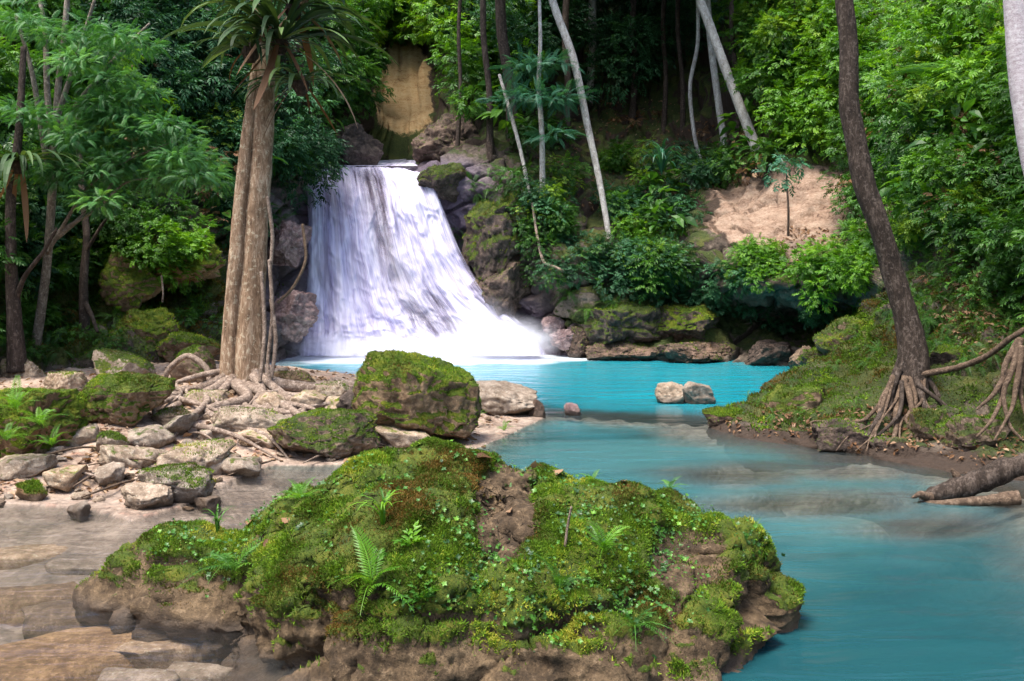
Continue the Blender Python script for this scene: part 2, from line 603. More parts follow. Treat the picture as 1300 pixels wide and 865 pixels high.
def ground_material():
    m, t = newmat('stream_bed_and_bank')
    co = t.n('ShaderNodeTexCoord').outputs['Object']
    a = t.noise(co, 2.2, 7, .65, .4)
    b = t.noise(co, 13, 8, .7)
    vo = t.n('ShaderNodeTexVoronoi', Vector=co, Scale=17.0)
    vo.inputs['Randomness'].default_value = 1.0
    cell = t.n('ShaderNodeSeparateColor', i0=vo.outputs['Color']).outputs[0]
    soil = t.ramp(t.math('ADD', t.math('MULTIPLY', a, .45), t.math('MULTIPLY', b, .55)),
                  [(.34, (.06, .035, .024)), (.45, (.24, .165, .12)), (.56, (.42, .32, .25)), (.66, (.52, .44, .36))])
    peb = t.ramp(cell, [(0.0, (.09, .055, .04)), (.4, (.26, .18, .13)), (.75, (.40, .31, .24)), (1.0, (.30, .11, .06))])
    pm = t.ramp(b, [(.44, 0.0), (.54, 1.0)])
    c = t.mix(t.math('MULTIPLY', pm, .6), soil, peb)
    z = t.n('ShaderNodeSeparateXYZ', i0=co).outputs[2]
    under = t.ramp(t.math('ADD', z, .5), [(.485, 1.0), (.53, 0.0)])
    bed = t.ramp(t.math('ADD', t.math('MULTIPLY', a, .6), t.math('MULTIPLY', b, .4)),
                 [(.34, (.055, .046, .040)), (.5, (.17, .135, .11)), (.64, (.31, .255, .21))])
    c = t.mix(under, c, bed)
    h = t.math('ADD', t.math('MULTIPLY', b, .6), t.math('MULTIPLY', vo.outputs['Distance'], -.5))
    bp = t.n('ShaderNodeBump', Strength=.9, Distance=.05, Height=h)
    p = t.n('ShaderNodeBsdfPrincipled', Base_Color=c, Roughness=t.math('SUBTRACT', .85, t.math('MULTIPLY', under, .35)), Normal=bp)
    p.inputs['Specular IOR Level'].default_value = .3
    t.out(p)
    return m

tag(link('ground', mesh_from('ground', GV, GF, ground_material())), kind='structure')

# ------------------------------------------------------------------ water
def ell0(px, py, cx, cy, rx, ry, soft=.6):
    q = np.sqrt(((px - cx) / rx) ** 2 + ((py - cy) / ry) ** 2)
    return sst(1 + soft, 1 - soft, q)

def water_material():
    m, t = newmat('turquoise_water')
    co = t.n('ShaderNodeTexCoord').outputs['Object']
    dep = t.attr('depth')
    milk_angle_tone = t.attr('milk_angle_tone')
    foam = t.attr('foam')
    brown = t.attr('brown')
    mp = t.n('ShaderNodeMapping', Vector=co)
    mp.inputs['Scale'].default_value = (.55, 1.6, 1)
    st = t.noise(mp.outputs[0], 1.3, 5, .55, .6)
    k = t.math('MULTIPLY', dep, -4.2)
    k = t.math('MULTIPLY', k, t.math('ADD', .72, t.math('MULTIPLY', st, .6)))
    turb = t.math('SUBTRACT', 1.0, t.math('POWER', 2.718, k))
    turb = t.math('MULTIPLY', turb, t.math('SUBTRACT', 1.0, t.math('MULTIPLY', brown, .90)))
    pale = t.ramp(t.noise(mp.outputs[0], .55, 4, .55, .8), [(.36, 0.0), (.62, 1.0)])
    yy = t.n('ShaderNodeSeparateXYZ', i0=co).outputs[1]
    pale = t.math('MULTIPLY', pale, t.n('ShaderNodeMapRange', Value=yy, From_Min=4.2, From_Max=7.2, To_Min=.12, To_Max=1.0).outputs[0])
    col = t.mix(milk_angle_tone, t.mix(pale, t.mix(st, (.004, .030, .040), (.008, .060, .070)), (.036, .112, .122)), t.mix(st, (.002, .155, .205), (.003, .24, .30)))
    col = t.mix(brown, col, (.10, .10, .10))
    wv = t.noise(mp.outputs[0], 2.1, 3, .5, .5)
    mp2 = t.n('ShaderNodeMapping', Vector=co)
    mp2.inputs['Scale'].default_value = (1, 2.4, 1)
    rip = t.noise(mp2.outputs[0], 5, 3, .5, .8)
    h = t.math('ADD', t.math('MULTIPLY', wv, t.math('ADD', 1.0, t.math('MULTIPLY', brown, 1.0))), t.math('MULTIPLY', rip, t.math('ADD', .08, t.math('MULTIPLY', brown, .5))))
    bp = t.n('ShaderNodeBump', Strength=.24, Distance=.14, Height=h)
    d = t.n('ShaderNodeBsdfDiffuse', Color=col)
    tr = t.n('ShaderNodeBsdfTransparent', Color=t.mix(brown, (.78, .95, .95), (.93, .92, .91)))
    body = t.n('ShaderNodeMixShader', i0=turb, i1=tr, i2=d)
    wf = t.n('ShaderNodeBsdfDiffuse', Color=(.66, .74, .80))
    fm = t.ramp(t.math('ADD', foam, t.math('MULTIPLY', t.math('SUBTRACT', t.noise(mp.outputs[0], 4.5, 5, .6), .5), .5)), [(.3, 0.0), (.75, 1.0)])
    body = t.n('ShaderNodeMixShader', i0=fm, i1=body, i2=wf)
    g = t.n('ShaderNodeBsdfGlossy', Color=(1, 1, 1), Roughness=.20, Normal=bp)
    fr = t.n('ShaderNodeFresnel', IOR=1.33, Normal=bp).outputs[0]
    fr = t.math('MULTIPLY', fr, .85)
    t.out(t.n('ShaderNodeMixShader', i0=fr, i1=body, i2=g))
    return m

wx = np.arange(-9.5, 8.01, .06)
wy = np.concatenate([np.arange(-12, 1.5, .5), np.arange(1.5, 20.8, .06)])
WX, WY = np.meshgrid(wx, wy, indexing='ij')
WD = np.maximum(0, -ground_z(WX, WY)).ravel()
WX, WY = WX.ravel(), WY.ravel()
pw = np.stack([WX, WY, np.zeros_like(WX)], 1)
nz = fbm(pw * .8 + 3, 4)
milk_angle_tone = sst(9.8, 13.5, WY + nz * 1.6 + (WX + .5) * .10)  # aerated milkiness towards the falls, plus view-angle and reflection darkening of near water as colour
brown = sst(-.2, -1.5, WX + (WY - 5) * .12 + nz * .5) * sst(9.4, 7.8, WY)
brown = np.maximum(brown, .6 * sst(1.1, .1, poly_dist(WX, WY, RSHORE) + nz * .7))
sa, sb = W(700, 527)[:2], W(910, 538)[:2]
brown = np.maximum(brown, .6 * sst(.7, .15, poly_dist(WX, WY, np.array([sa, sb])) + nz * .3))
for (px, py, rx, ry) in [(940, 603, 100, 14), (1040, 640, 150, 18), (1090, 600, 90, 12), (1180, 670, 110, 16)]:
    bx, by = proj(pw)
    brown = np.maximum(brown, .55 * ell0(bx + 60 * nz, by + 8 * nz, px, py, rx, ry) * (WY > 2))
FALL_BASE = np.array([P(378, 452, 19.1)[:2], P(440, 452, 18.75)[:2], P(540, 452, 18.6)[:2], P(630, 452, 18.75)[:2], P(695, 450, 19.1)[:2]])
fd = poly_dist(WX, WY, FALL_BASE)
foam = sst(1.9, .3, fd + nz * .9) * .95
foam = np.maximum(foam, .55 * sst(3.2, 0, np.hypot(WX + 4.6, WY - 18.3) + nz))
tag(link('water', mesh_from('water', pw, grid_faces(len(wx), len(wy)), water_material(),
         dict(depth=WD, milk_angle_tone=milk_angle_tone, foam=foam, brown=brown))), kind='structure')

# ------------------------------------------------------------------ hillside : one lofted sheet round the pool
def Wd(x, y, z): return np.array([x, y, z], float)
ST = [
 [Wd(-6, -9, -.6), Wd(-6.3, -9, .3), Wd(-7.5, -9, 1.5), Wd(-9, -9, 3), Wd(-11, -9, 5), Wd(-14, -9, 8), Wd(-18, -9, 11), Wd(-27, -9, 15)],
 [Wd(-7, -1, -.6), Wd(-7.3, -1, .3), Wd(-8.3, -1, 1.5), Wd(-9.6, -1, 3), Wd(-11.5, -1, 5), Wd(-14, -1, 8), Wd(-18, -1, 11), Wd(-27, -1, 15)],
 [Wd(-7.2, 6, -.4), Wd(-7.4, 6, .35), Wd(-8.2, 6.3, 1.6), Wd(-9.2, 6.6, 3), Wd(-10.4, 7, 5), Wd(-13, 7.5, 8), Wd(-17, 8, 12), Wd(-27, 9, 17)],
 [P(0, 505, 11.8), P(0, 466, 12.5), P(0, 405, 13.2), P(0, 335, 13.8), P(0, 245, 14.6), P(0, 120, 16), P(0, -40, 18), P(0, -260, 23)],
 [P(105, 495, 12.6), P(105, 458, 13.4), P(110, 412, 14.2), P(110, 335, 15), P(110, 260, 15.8), P(110, 130, 17.2), P(110, -40, 19), P(110, -260, 25)],
 [P(190, 490, 13.3), P(190, 452, 14.1), P(195, 408, 14.9), P(205, 362, 16.9), P(205, 325, 15.2), P(200, 200, 17.5), P(200, -40, 20), P(200, -260, 26)],
 [P(262, 485, 14.3), P(262, 448, 15.1), P(265, 400, 16.1), P(268, 350, 17.2), P(268, 290, 17.6), P(268, 170, 18.8), P(268, -40, 21.5), P(268, -260, 27)],
 [P(335, 475, 16.8), P(335, 447, 17.6), P(345, 402, 18.3), P(350, 345, 19.3), P(355, 280, 19), P(360, 190, 20.2), P(355, -40, 23), P(350, -260, 29)],
 [P(385, 465, 19), P(385, 447, 19.5), P(388, 385, 19.9), P(392, 295, 20.6), P(398, 220, 21.5), P(418, 160, 23), P(440, 40, 26), P(440, -260, 37)],
 [P(470, 462, 19.2), P(470, 447, 19.5), P(470, 385, 20), P(470, 295, 20.8), P(468, 228, 21.6), P(474, 208, 24), P(490, 194, 26), P(500, -260, 43)],
 [P(600, 462, 19.2), P(600, 450, 19.5), P(580, 390, 20.1), P(555, 305, 20.9), P(525, 220, 21.7), P(532, 208, 24), P(548, 192, 25.6), P(556, -260, 43)],
 [P(692, 464, 19.1), P(690, 447, 19.6), P(655, 392, 20.3), P(612, 340, 21.3), P(575, 232, 21), P(578, 192, 22), P(592, 130, 24.5), P(600, -260, 31)],
 [P(725, 465, 18.8), P(722, 448, 19.3), P(712, 410, 19.3), P(692, 340, 19.4), P(665, 250, 20.2), P(652, 190, 21.8), P(650, 110, 25.5), P(660, -260, 34)],
 [P(800, 472, 18.2), P(800, 455, 18.7), P(796, 430, 18.9), P(782, 380, 19.1), P(770, 310, 19.8), P(760, 240, 22.5), P(760, 130, 28), P(770, -260, 37)],
 [P(895, 477, 17.7), P(895, 462, 18.1), P(897, 430, 18.6), P(895, 400, 19.3), P(890, 330, 19), P(890, 240, 21.5), P(880, 150, 26), P(880, -260, 36)],
 [P(965, 482, 17.1), P(965, 466, 17.5), P(966, 442, 18.8), P(965, 402, 19.4), P(962, 362, 17.3), P(970, 322, 17.9), P(985, 212, 20.3), P(1000, -260, 32)],
 [P(1015, 487, 16.4), P(1018, 470, 16.8), P(1038, 442, 18.2), P(1048, 405, 18.8), P(1050, 368, 16.5), P(1055, 322, 17.1), P(1062, 215, 19.3), P(1080, -260, 29)],
 [P(1025, 502, 14.2), P(1035, 484, 14.7), P(1072, 445, 15.1), P(1100, 410, 15.5), P(1112, 350, 15.4), P(1122, 300, 16), P(1135, 200, 17.5), P(1150, -260, 25)],
 [P(925, 610, 9.4), P(905, 541, 10.75), P(1000, 504, 11.3), P(1090, 475, 11.8), P(1132, 425, 12.2), P(1170, 330, 12.9), P(1210, 60, 15), P(1235, -260, 20)],
 [P(1085, 640, 8.4), P(1090, 580, 9.0), P(1122, 550, 9.4), P(1160, 508, 9.9), P(1205, 440, 10.6), P(1240, 350, 11.2), P(1272, 120, 12.8), P(1310, -260, 17)],
 [P(1190, 660, 7.7), P(1195, 594, 8.4), P(1245, 572, 8.75), P(1280, 535, 9.0), P(1308, 465, 9.5), P(1325, 375, 10.1), P(1350, 140, 11.4), P(1400, -260, 15)],
 [Wd(4.1, 7.2, -.45), Wd(4.4, 7.4, -.02), Wd(4.8, 7.7, .3), Wd(5.3, 7.9, .7), Wd(6, 8.1, 1.4), Wd(6.8, 8.5, 2.8), Wd(8, 9, 5.5), Wd(12, 10, 11)],
 [Wd(4.6, 2.5, -.5), Wd(5, 2.5, 0), Wd(5.5, 2.5, .4), Wd(6.2, 2.6, 1), Wd(7, 2.8, 1.8), Wd(8, 3, 3), Wd(10, 3, 6), Wd(15, 3, 11)],
 [Wd(5, -9, -.5), Wd(5.4, -9, 0), Wd(6, -9, .4), Wd(6.6, -9, 1), Wd(7.4, -9, 1.8), Wd(8.4, -9, 3), Wd(10.4, -9, 6), Wd(15, -9, 11)],
]
ST = np.array(ST)
ST[:, 0, 2] = -1.1
US = np.concatenate([np.linspace(0, 3, 40, endpoint=False), np.linspace(3, 20, 850, endpoint=False), np.linspace(20, 23, 60)])
VS = np.concatenate([np.linspace(0, 5, 250, endpoint=False), np.linspace(5, 6, 50, endpoint=False), np.linspace(6, 7, 30)])
H1 = catmull(ST, len(US), US)
HV = np.moveaxis(catmull(np.moveaxis(H1, 1, 0), len(VS), VS), 0, 1)
nu, nv = HV.shape[:2]
HF = grid_faces(nu, nv)
HV = HV.reshape(-1, 3).copy()
HN = vnormals(HV, HF)
if (HN[:, 2].mean() < 0): HN = -HN
UU = np.repeat(US, nv)
VV = np.tile(VS, nu)
HPX, HPY = proj(HV)
a1 = ridged(HV * np.array([.55, .55, .7]), 5, .55)
f1, f2 = worley(HV * np.array([.8, .8, 1.3]) + fbm(HV * .6, 3)[:, None] * .6)
a3 = fbm(HV * 3.0, 4)
soft = sst(17.2, 18.0, UU)          # right bank is earthy and smoother
falls = sst(7.6, 8.4, UU) * sst(11.2, 10.4, UU) * (VV < 5)
amp = (1 - .62 * soft) * (1 - .55 * falls) * sst(0.2, 1.4, VV)
amp = np.where((UU < 3.2), amp * .6, amp)
disp = amp * (.42 * (a1 - .45) + .34 * (.45 - f1) + .16 * a3 - .22 * sst(.10, 0.0, f2 - f1))
flat = sst(4.6, 5.0, VV) * sst(6.0, 5.8, VV) * sst(8.6, 9, UU) * sst(10.4, 10, UU)
disp *= (1 - .85 * flat)
disp *= 1 - .45 * sst(1.3, .7, np.sqrt(((HPX - 1000) / 112) ** 2 + ((HPY - 272) / 72) ** 2)) * (UU > 13)
disp += soft * (HV[:, 1] > 4) * sst(.6, 1.6, VV) * (.16 * fbm(HV * 2.2 + 9, 4) + .15 * (ridged(HV * np.array([1.6, 1.6, 3]), 4) - .5) + .10 * (.45 - worley(HV * 2.6)[0]))
HV = HV + HN * disp[:, None] * np.array([1, 1, .8])
amp = amp * (1 - .5 * sst(1.3, .7, np.sqrt(((HPX - 1000) / 112) ** 2 + ((HPY - 272) / 72) ** 2)) * (UU > 13))
HV += HN * (amp * .035 * fbm(HV * 11, 3))[:, None]
HN = vnormals(HV, HF)
if (HN[:, 2].mean() < 0): HN = -HN
HPX, HPY = proj(HV)

def ell(px, py, cx, cy, rx, ry, soft=.35):
    q = np.sqrt(((px - cx) / rx) ** 2 + ((py - cy) / ry) ** 2)
    return sst(1 + soft, 1 - soft, q)

nn = fbm(HV * 1.1 + 40, 4)
front = HV[:, 1] > 3
moss = sst(-.15, .6, HN[:, 2] + nn * .6) * .62
moss = np.maximum(moss, .95 * ell(HPX, HPY, 1010, 515, 110, 40) * front * (.6 + .4 * sst(-.3, .1, nn)))
mpat = .45 + .55 * sst(-.25, .2, fbm(HV * 2.4 + 20, 4))
moss = np.maximum(moss, .85 * ell(HPX, HPY, 1250, 440, 120, 110) * front * mpat)
moss = np.maximum(moss, .8 * ell(HPX, HPY, 1090, 440, 60, 50) * front)
moss = np.maximum(moss, .78 * ell(HPX, HPY, 180, 350, 120, 60) * front)
moss = np.maximum(moss, .78 * ell(HPX, HPY, 60, 400, 80, 70) * front)
moss = np.maximum(moss, .9 * ell(HPX, HPY, 500, 178, 38, 22) * (HV[:, 1] > 23.5))
moss = np.maximum(moss, .7 * ell(HPX, HPY, 830, 410, 130, 40) * front)
moss = np.where((UU > 13.2) & (UU < 17.3) & (VV < 1.6), moss * .5, moss)
moss *= (1 - .9 * ell(HPX, HPY, 1010, 275, 105, 62))
nl = fbm(HV * .9 + 80, 4)
clay = .95 * ell(HPX + 70 * nl, HPY + 60 * fbm(HV * .9 + 95, 4), 1008, 276, 108, 66) * (UU > 13.5) * (UU < 17.6)
clay = np.maximum(clay, .98 * ell(HPX + 14 * nl, HPY, 512, 120, 34, 78) * (HV[:, 1] > 24.5))
soil = sst(4.6, 5.2, VV) * .75
soil = np.maximum(soil, .85 * sst(12.1, 12.6, UU) * sst(15, 14.4, UU) * sst(4.2, 4.7, VV))
soil = np.maximum(soil, .75 * sst(17.8, 18.6, UU) * sst(3.2, .8, VV))
soil *= (1 - flat)
wet = sst(7.3, 8.2, UU) * sst(12.0, 11.2, UU) * sst(5, 4.4, VV)
wet = np.maximum(wet, .55 * ell(HPX, HPY, 365, 340, 45, 110) * (UU > 6.3))
wet = np.maximum(wet, sst(.1, .0, HV[:, 2]) * .7 * sst(13.5, 12.5, UU))
moss *= 1 - .95 * sst(.16, .02, HV[:, 2] - .06 * nn) * (UU > 12)
soil = np.maximum(soil, .9 * sst(.16, .02, HV[:, 2]) * (UU > 17))
moss *= (1 - wet * .85)
M_HILL = rock_mat('hillside_rock', [(.045, .032, .024), (.12, .085, .06), (.23, .17, .12)], s=.55, bump=1.1,
                  claycol=(.42, .25, .13), soilcol=(.030, .018, .011), wetcol=(.060, .046, .062))
ochre = 1.0 * (HV[:, 1] > 24.5) * (UU < 12)
moss *= 1 - .95 * ell(HPX, HPY, 512, 110, 36, 60) * (HV[:, 1] > 24.5)
HATT = dict(ochre=ochre, moss=moss, clay=clay, soil=soil, wet=wet)
tag(link('hillside', mesh_from('hillside', HV, HF, M_HILL, HATT)), kind='structure')

_ok = (HV[:, 1] > 3)
_idx = np.nonzero(_ok)[0]
def terr_at(px, py, rad=7.0):
    "visible hillside point and normal under a photo pixel"
    r = rad
    for _ in range(5):
        c = _idx[(np.abs(HPX[_idx] - px) < r) & (np.abs(HPY[_idx] - py) < r)]
        if len(c): break
        r *= 2
    if not len(c): return None, None
    k = c[np.argmin(HV[c, 1])]
    near = c[HV[c, 1] < HV[k, 1] + .6]
    k = near[np.argmin((HPX[near] - px) ** 2 + (HPY[near] - py) ** 2)]
    return HV[k].copy(), HN[k].copy()

# ------------------------------------------------------------------ waterfall
def falls_material():
    m, t = newmat('falling_water')
    uvn = t.n('ShaderNodeUVMap', dict(uv_map='flow')).outputs[0]
    mp = t.n('ShaderNodeMapping', Vector=uvn)
    mp.inputs['Scale'].default_value = (19, 2.3, 1)
    s1 = t.noise(mp.outputs[0], 1.0, 5, .6, .25)
    mp2 = t.n('ShaderNodeMapping', Vector=uvn)
    mp2.inputs['Scale'].default_value = (75, 4.5, 1)
    s2 = t.noise(mp2.outputs[0], 1.0, 3, .6, .3)
    st = t.math('ADD', t.math('MULTIPLY', s1, .72), t.math('MULTIPLY', s2, .28))
    cov = t.attr('cover')
    a = t.math('ADD', cov, t.math('MULTIPLY', t.math('SUBTRACT', st, .5), 2.1))
    a = t.ramp(a, [(.12, 0.0), (.85, 1.0)])
    c = t.mix(t.ramp(st, [(.4, 0.0), (.6, 1.0)]), (.58, .54, .78), (.82, .80, .92))  # lavender shading between the white strands is put into the colour
    d = t.n('ShaderNodeBsdfDiffuse', Color=c)
    tl = t.n('ShaderNodeBsdfTranslucent', Color=c)
    w = t.n('ShaderNodeMixShader', i0=.35, i1=d, i2=tl)
    tr = t.n('ShaderNodeBsdfTransparent')
    t.out(t.n('ShaderNodeMixShader', i0=a, i1=tr, i2=w))
    return m

def falls_mesh(off, seed, covmul):
    rows = [  # left px, right px, py, Y
        (391, 541, 209, 22.3), (388, 546, 214, 21.75), (386, 562, 240, 21.3), (386, 578, 280, 20.95), (385, 598, 325, 20.6),
        (383, 628, 370, 20.3), (380, 664, 403, 20.0), (377, 692, 428, 19.75), (375, 704, 452, 19.45)]
    nu_, nv_ = 300, 220
    rows = np.array(rows, float)
    R = catmull(rows, nv_)
    u = np.linspace(0, 1, nu_)
    px = R[None, :, 0] + (R[None, :, 1] - R[None, :, 0]) * u[:, None]
    py = np.repeat(R[None, :, 2], nu_, 0)
    v = np.linspace(0, 1, nv_)
    U, Vv = np.meshgrid(u, v, indexing='ij')
    q = np.stack([U.ravel() * 9 + seed, Vv.ravel() * 1.3, np.full(U.size, seed)], 1)
    n = fbm(q, 4).reshape(U.shape)
    n2 = fbm(q * np.array([4, 1.4, 1]) + 7, 3).reshape(U.shape)
    q2 = np.stack([U.ravel() * 5.5 + 3, Vv.ravel() * 5.0, np.full(U.size, 1.7)], 1)
    lump = ridged(q2 + .4 * fbm(q2 * .8, 2)[:, None], 3).reshape(U.shape)          # rock steps the water breaks over
    q3 = np.stack([U.ravel() * 11 + 3, Vv.ravel() * 7.0, np.full(U.size, 5.7)], 1)
    lump2 = fbm(q3, 3).reshape(U.shape)
    bulge = .40 * np.sin(U * PI) ** .7 + .26 * n * sst(0, .25, Vv) + .03 * n2 + (.22 * (lump - .5) + .14 * lump2) * sst(.03, .2, Vv)
    foot = (1 + .8 * fbm(np.stack([U.ravel() * 14, Vv.ravel() * 6, np.full(U.size, 2.2)], 1), 3).reshape(U.shape)) * np.exp(-((U - .86) / .16) ** 2) * sst(.70, .92, Vv)
    bulge = bulge + .35 * foot
    Y = R[None, :, 3] - off - bulge * sst(0, .35, Vv)
    U0 = U
    U = U + (.012 * lump2 + .010 * (lump - .5)) * sst(0, .2, Vv)
    py = py + (n * 7 + 9 * np.abs(2 * u[:, None] - 1) ** 2.5 + 3) * (1 - sst(0, .3, Vv))
    V = np.stack([(px - 650) / FP * Y, Y, CAMH - (py - HOR) / FP * Y], -1).reshape(-1, 3)
    V[:, 2] = np.maximum(V[:, 2], -.03)
    # how much water runs where
    cov = .80 + 0 * U
    cov -= .52 * np.exp(-((U - (.47 + .10 * Vv)) / .085) ** 2) * sst(.02, .2, Vv) * sst(1.0, .75, Vv)     # dark rib in the middle
    cov -= .30 * np.exp(-((U - (.68 - .02 * Vv)) / .05) ** 2) * sst(.5, .7, Vv) * sst(1.02, .93, Vv)
    cov -= .26 * np.exp(-((U - .3) / .12) ** 2) * sst(.45, .1, Vv)
    cov -= .18 * np.exp(-((U - .62) / .12) ** 2) * sst(.4, .05, Vv)
    cov -= .10 * np.exp(-((U - .93) / .05) ** 2) * sst(.7, .3, Vv)
    cov += .30 * np.exp(-((U - .18) / .16) ** 2) * sst(.2, .6, Vv)
    cov += .25 * np.exp(-((U - .82) / .10) ** 2) * sst(.1, .4, Vv)
    cov += .30 * sst(.84, .98, Vv)
    cov -= 1.2 * sst(.05, 0, U0) + 1.5 * sst(.90 + .06 * n2, 1, U0)
    cov = cov + .22 * n + .20 * (lump2 - .05) * sst(.05, .25, Vv) * sst(1.0, .8, Vv) + .15 * (lump - .55) * sst(.05, .25, Vv)
    cov = cov * covmul + .25 * foot
    return V, grid_faces(nu_, nv_), cov.ravel(), np.stack([U.ravel() + seed, Vv.ravel()], 1)

M_FALL = falls_material()
fb = P(520, 452, 19.5)
fall = empty('waterfall', fb, 'wide white silky waterfall fanning over dark rock into the turquoise pool', 'waterfall')
for k, (off, cm) in enumerate([(.10, 1.0), (.34, .62)]):
    V, F, cov, uv = falls_mesh(off, 2.3 + k * 5.1, cm)
    link('water_sheet', mesh_from('water_sheet', V - fb, F, M_FALL, dict(cover=cov), uv=uv), fall)

# the stream arriving at the lip
def upstream():
    u = np.linspace(0, 1, 40)
    rows = np.array([(398, 536, 212, 22.0), (425, 532, 209.5, 23), (452, 531, 206.5, 24.6), (472, 530, 203, 26.6), (484, 527, 199, 28.8), (488, 522, 194, 29.6)], float)
    R = catmull(rows, 60)
    px = R[None, :, 0] + (R[None, :, 1] - R[None, :, 0]) * u[:, None]
    Y = np.repeat(R[None, :, 3], 40, 0)
    py = np.repeat(R[None, :, 2], 40, 0) - 1.2
    V = np.stack([(px - 650) / FP * Y, Y, CAMH - (py - HOR) / FP * Y], -1).reshape(-1, 3)
    U, Vv = np.meshgrid(u, np.linspace(0, 1, 60), indexing='ij')
    cov = .75 + .3 * fbm(V * np.array([3, .8, 1]), 3) - 1.0 * sst(.06, 0, U.ravel()) - 1.0 * sst(.94, 1, U.ravel())
    link('inflow', mesh_from('inflow', V - fb, grid_faces(40, 60), M_FALL, dict(cover=cov), uv=np.stack([U.ravel() * .5, Vv.ravel()], 1)), fall)
upstream()

# ------------------------------------------------------------------ rocks
def ico(sub):
    bm = bmesh.new()
    bmesh.ops.create_icosphere(bm, subdivisions=sub, radius=1.0)
    V = np.array([v.co[:] for v in bm.verts])
    F = np.array([[v.index for v in f.verts] for f in bm.faces])
    bm.free()
    return V, F
ICO = {k: ico(k) for k in (2, 3, 4, 5, 6, 8)}

M_GREY = rock_mat('pale_limestone', [(.095, .068, .048), (.24, .18, .132), (.40, .32, .25)], s=2.6)
M_TAN = rock_mat('tan_limestone', [(.06, .036, .022), (.155, .10, .062), (.27, .185, .115)], s=2.4)
M_BOULDER = rock_mat('boulder_limestone', [(.020, .013, .007), (.068, .044, .024), (.165, .112, .064)],
                     moss=((.028, .036, .007), (.070, .110, .011), (.16, .16, .022)), s=2.2, bump=1.3)
M_DARKROCK = rock_mat('dark_rock', [(.022, .016, .013), (.065, .045, .035), (.16, .11, .085)], s=1.4, bump=1.3)
M_PINK = rock_mat('pinkish_rock', [(.07, .045, .05), (.20, .13, .125), (.38, .27, .25)], s=1.3)

M_MOSS = leaf_mat('moss_fuzz', (.045, .050, .010), (.12, .16, .014), (.27, .29, .025), trans=.3, rough=.7, spec=.15,
                  stops=[(0.0, (.16, .090, .022)), (.16, (.085, .065, .014)), (.34, (.048, .080, .009)), (.58, (.085, .17, .012)), (.8, (.17, .28, .020)), (1.0, (.34, .33, .045))])
M_HERB = leaf_mat('small_herb', (.025, .07, .018), (.07, .20, .025), (.17, .36, .035), trans=.35, rough=.4, spec=.4)

def pick(V, F, w, n, rng):
    "n random surface points weighted by area * vertex weight"
    T = F if F.shape[1] == 3 else np.vstack([F[:, [0, 1, 2]], F[:, [0, 2, 3]]])
    a = np.linalg.norm(np.cross(V[T[:, 1]] - V[T[:, 0]], V[T[:, 2]] - V[T[:, 0]]), axis=1) * w[T].mean(1)
    c = np.cumsum(a)
    k = np.searchsorted(c, rng.random(n) * c[-1])
    k = np.minimum(k, len(T) - 1)
    r1, r2 = np.sqrt(rng.random(n)), rng.random(n)
    return (V[T[k, 0]] * (1 - r1)[:, None] + V[T[k, 1]] * (r1 * (1 - r2))[:, None] + V[T[k, 2]] * (r1 * r2)[:, None]), T[k]

def moss_fuzz(V, F, N, w, n, size, rng, name='moss', parent=None, seed=0, herb=0, herbsize=.03):
    out = []
    if n:
        p, t = pick(V, F, w, n, rng)
        nr = N[t].mean(1)
        d = nr + rng.normal(size=(n, 3)) * .55 + np.array([0, 0, .35])
        cl = fbm(p * 7 + seed, 3)
        s = size * (.5 + .8 * rng.random(n)) * (1 + 1.2 * np.clip(cl, -.4, 1))
        tpl = (np.array([(-.13, 0, -.15), (.13, 0, -.15), (.09, .6, .08), (-.09, .6, .08), (0, 1, 0)], float), np.array([(0, 1, 2), (0, 2, 3), (3, 2, 4)]))
        ti = np.clip(.5 + 1.15 * fbm(p * 2.3 + seed + 3, 4) + .35 * cl + rng.normal(size=n) * .13, 0, 1)
        BV, BF, tt = bake(tpl, frames(d, rng.normal(size=(n, 3))), p - nr * size * .1, ti, s)
        me = mesh_from(name, BV, BF, M_MOSS, dict(tint=tt), smooth=False)
        out.append(tag(link(name, me, parent), kind='stuff'))
    return out

def rock_shape(sub, seed, size, cuts=9, rough=.10, cell=.06, flat=0.0, power=3.2):
    V, F = ICO[sub]
    r = np.random.default_rng(seed)
    V = V.copy()
    # boxier than a ball, then chopped by random planes
    V /= (np.abs(V) ** power).sum(1)[:, None] ** (1 / power)
    for _ in range(cuts):
        n = r.normal(size=3)
        n /= np.linalg.norm(n)
        d = .58 + .3 * r.random()
        e = V @ n - d
        V -= n * (np.maximum(e, 0) * .95)[:, None]
    if flat:
        e = V[:, 2] - (1 - flat)
        V[:, 2] -= np.maximum(e, 0) * .8
    N = V / np.linalg.norm(V, axis=1)[:, None]
    S = np.array(size) / 2
    q = V * S / S.mean()
    o = r.random(3) * 50
    f1, f2 = worley(q * 2.2 + o)
    dsp = rough * fbm(q * 1.6 + o, 5, .55) + cell * (.45 - f1) - .05 * sst(.08, 0, f2 - f1) * (cell > 0)
    st = (q + .25 * fbm(q * 1.2 + o + 4, 2)[:, None]) @ Matrix.Rotation(r.normal() * .35, 3, 'X')
    dsp = dsp + .10 * (ridged(st * np.array([.8, .8, 3.2]) + o, 4, .55) - .5) + .045 * (ridged(q * 5 + o, 3) - .5) + .02 * fbm(q * 14, 2)
    V = (V + N * dsp[:, None]) * S
    return V, F

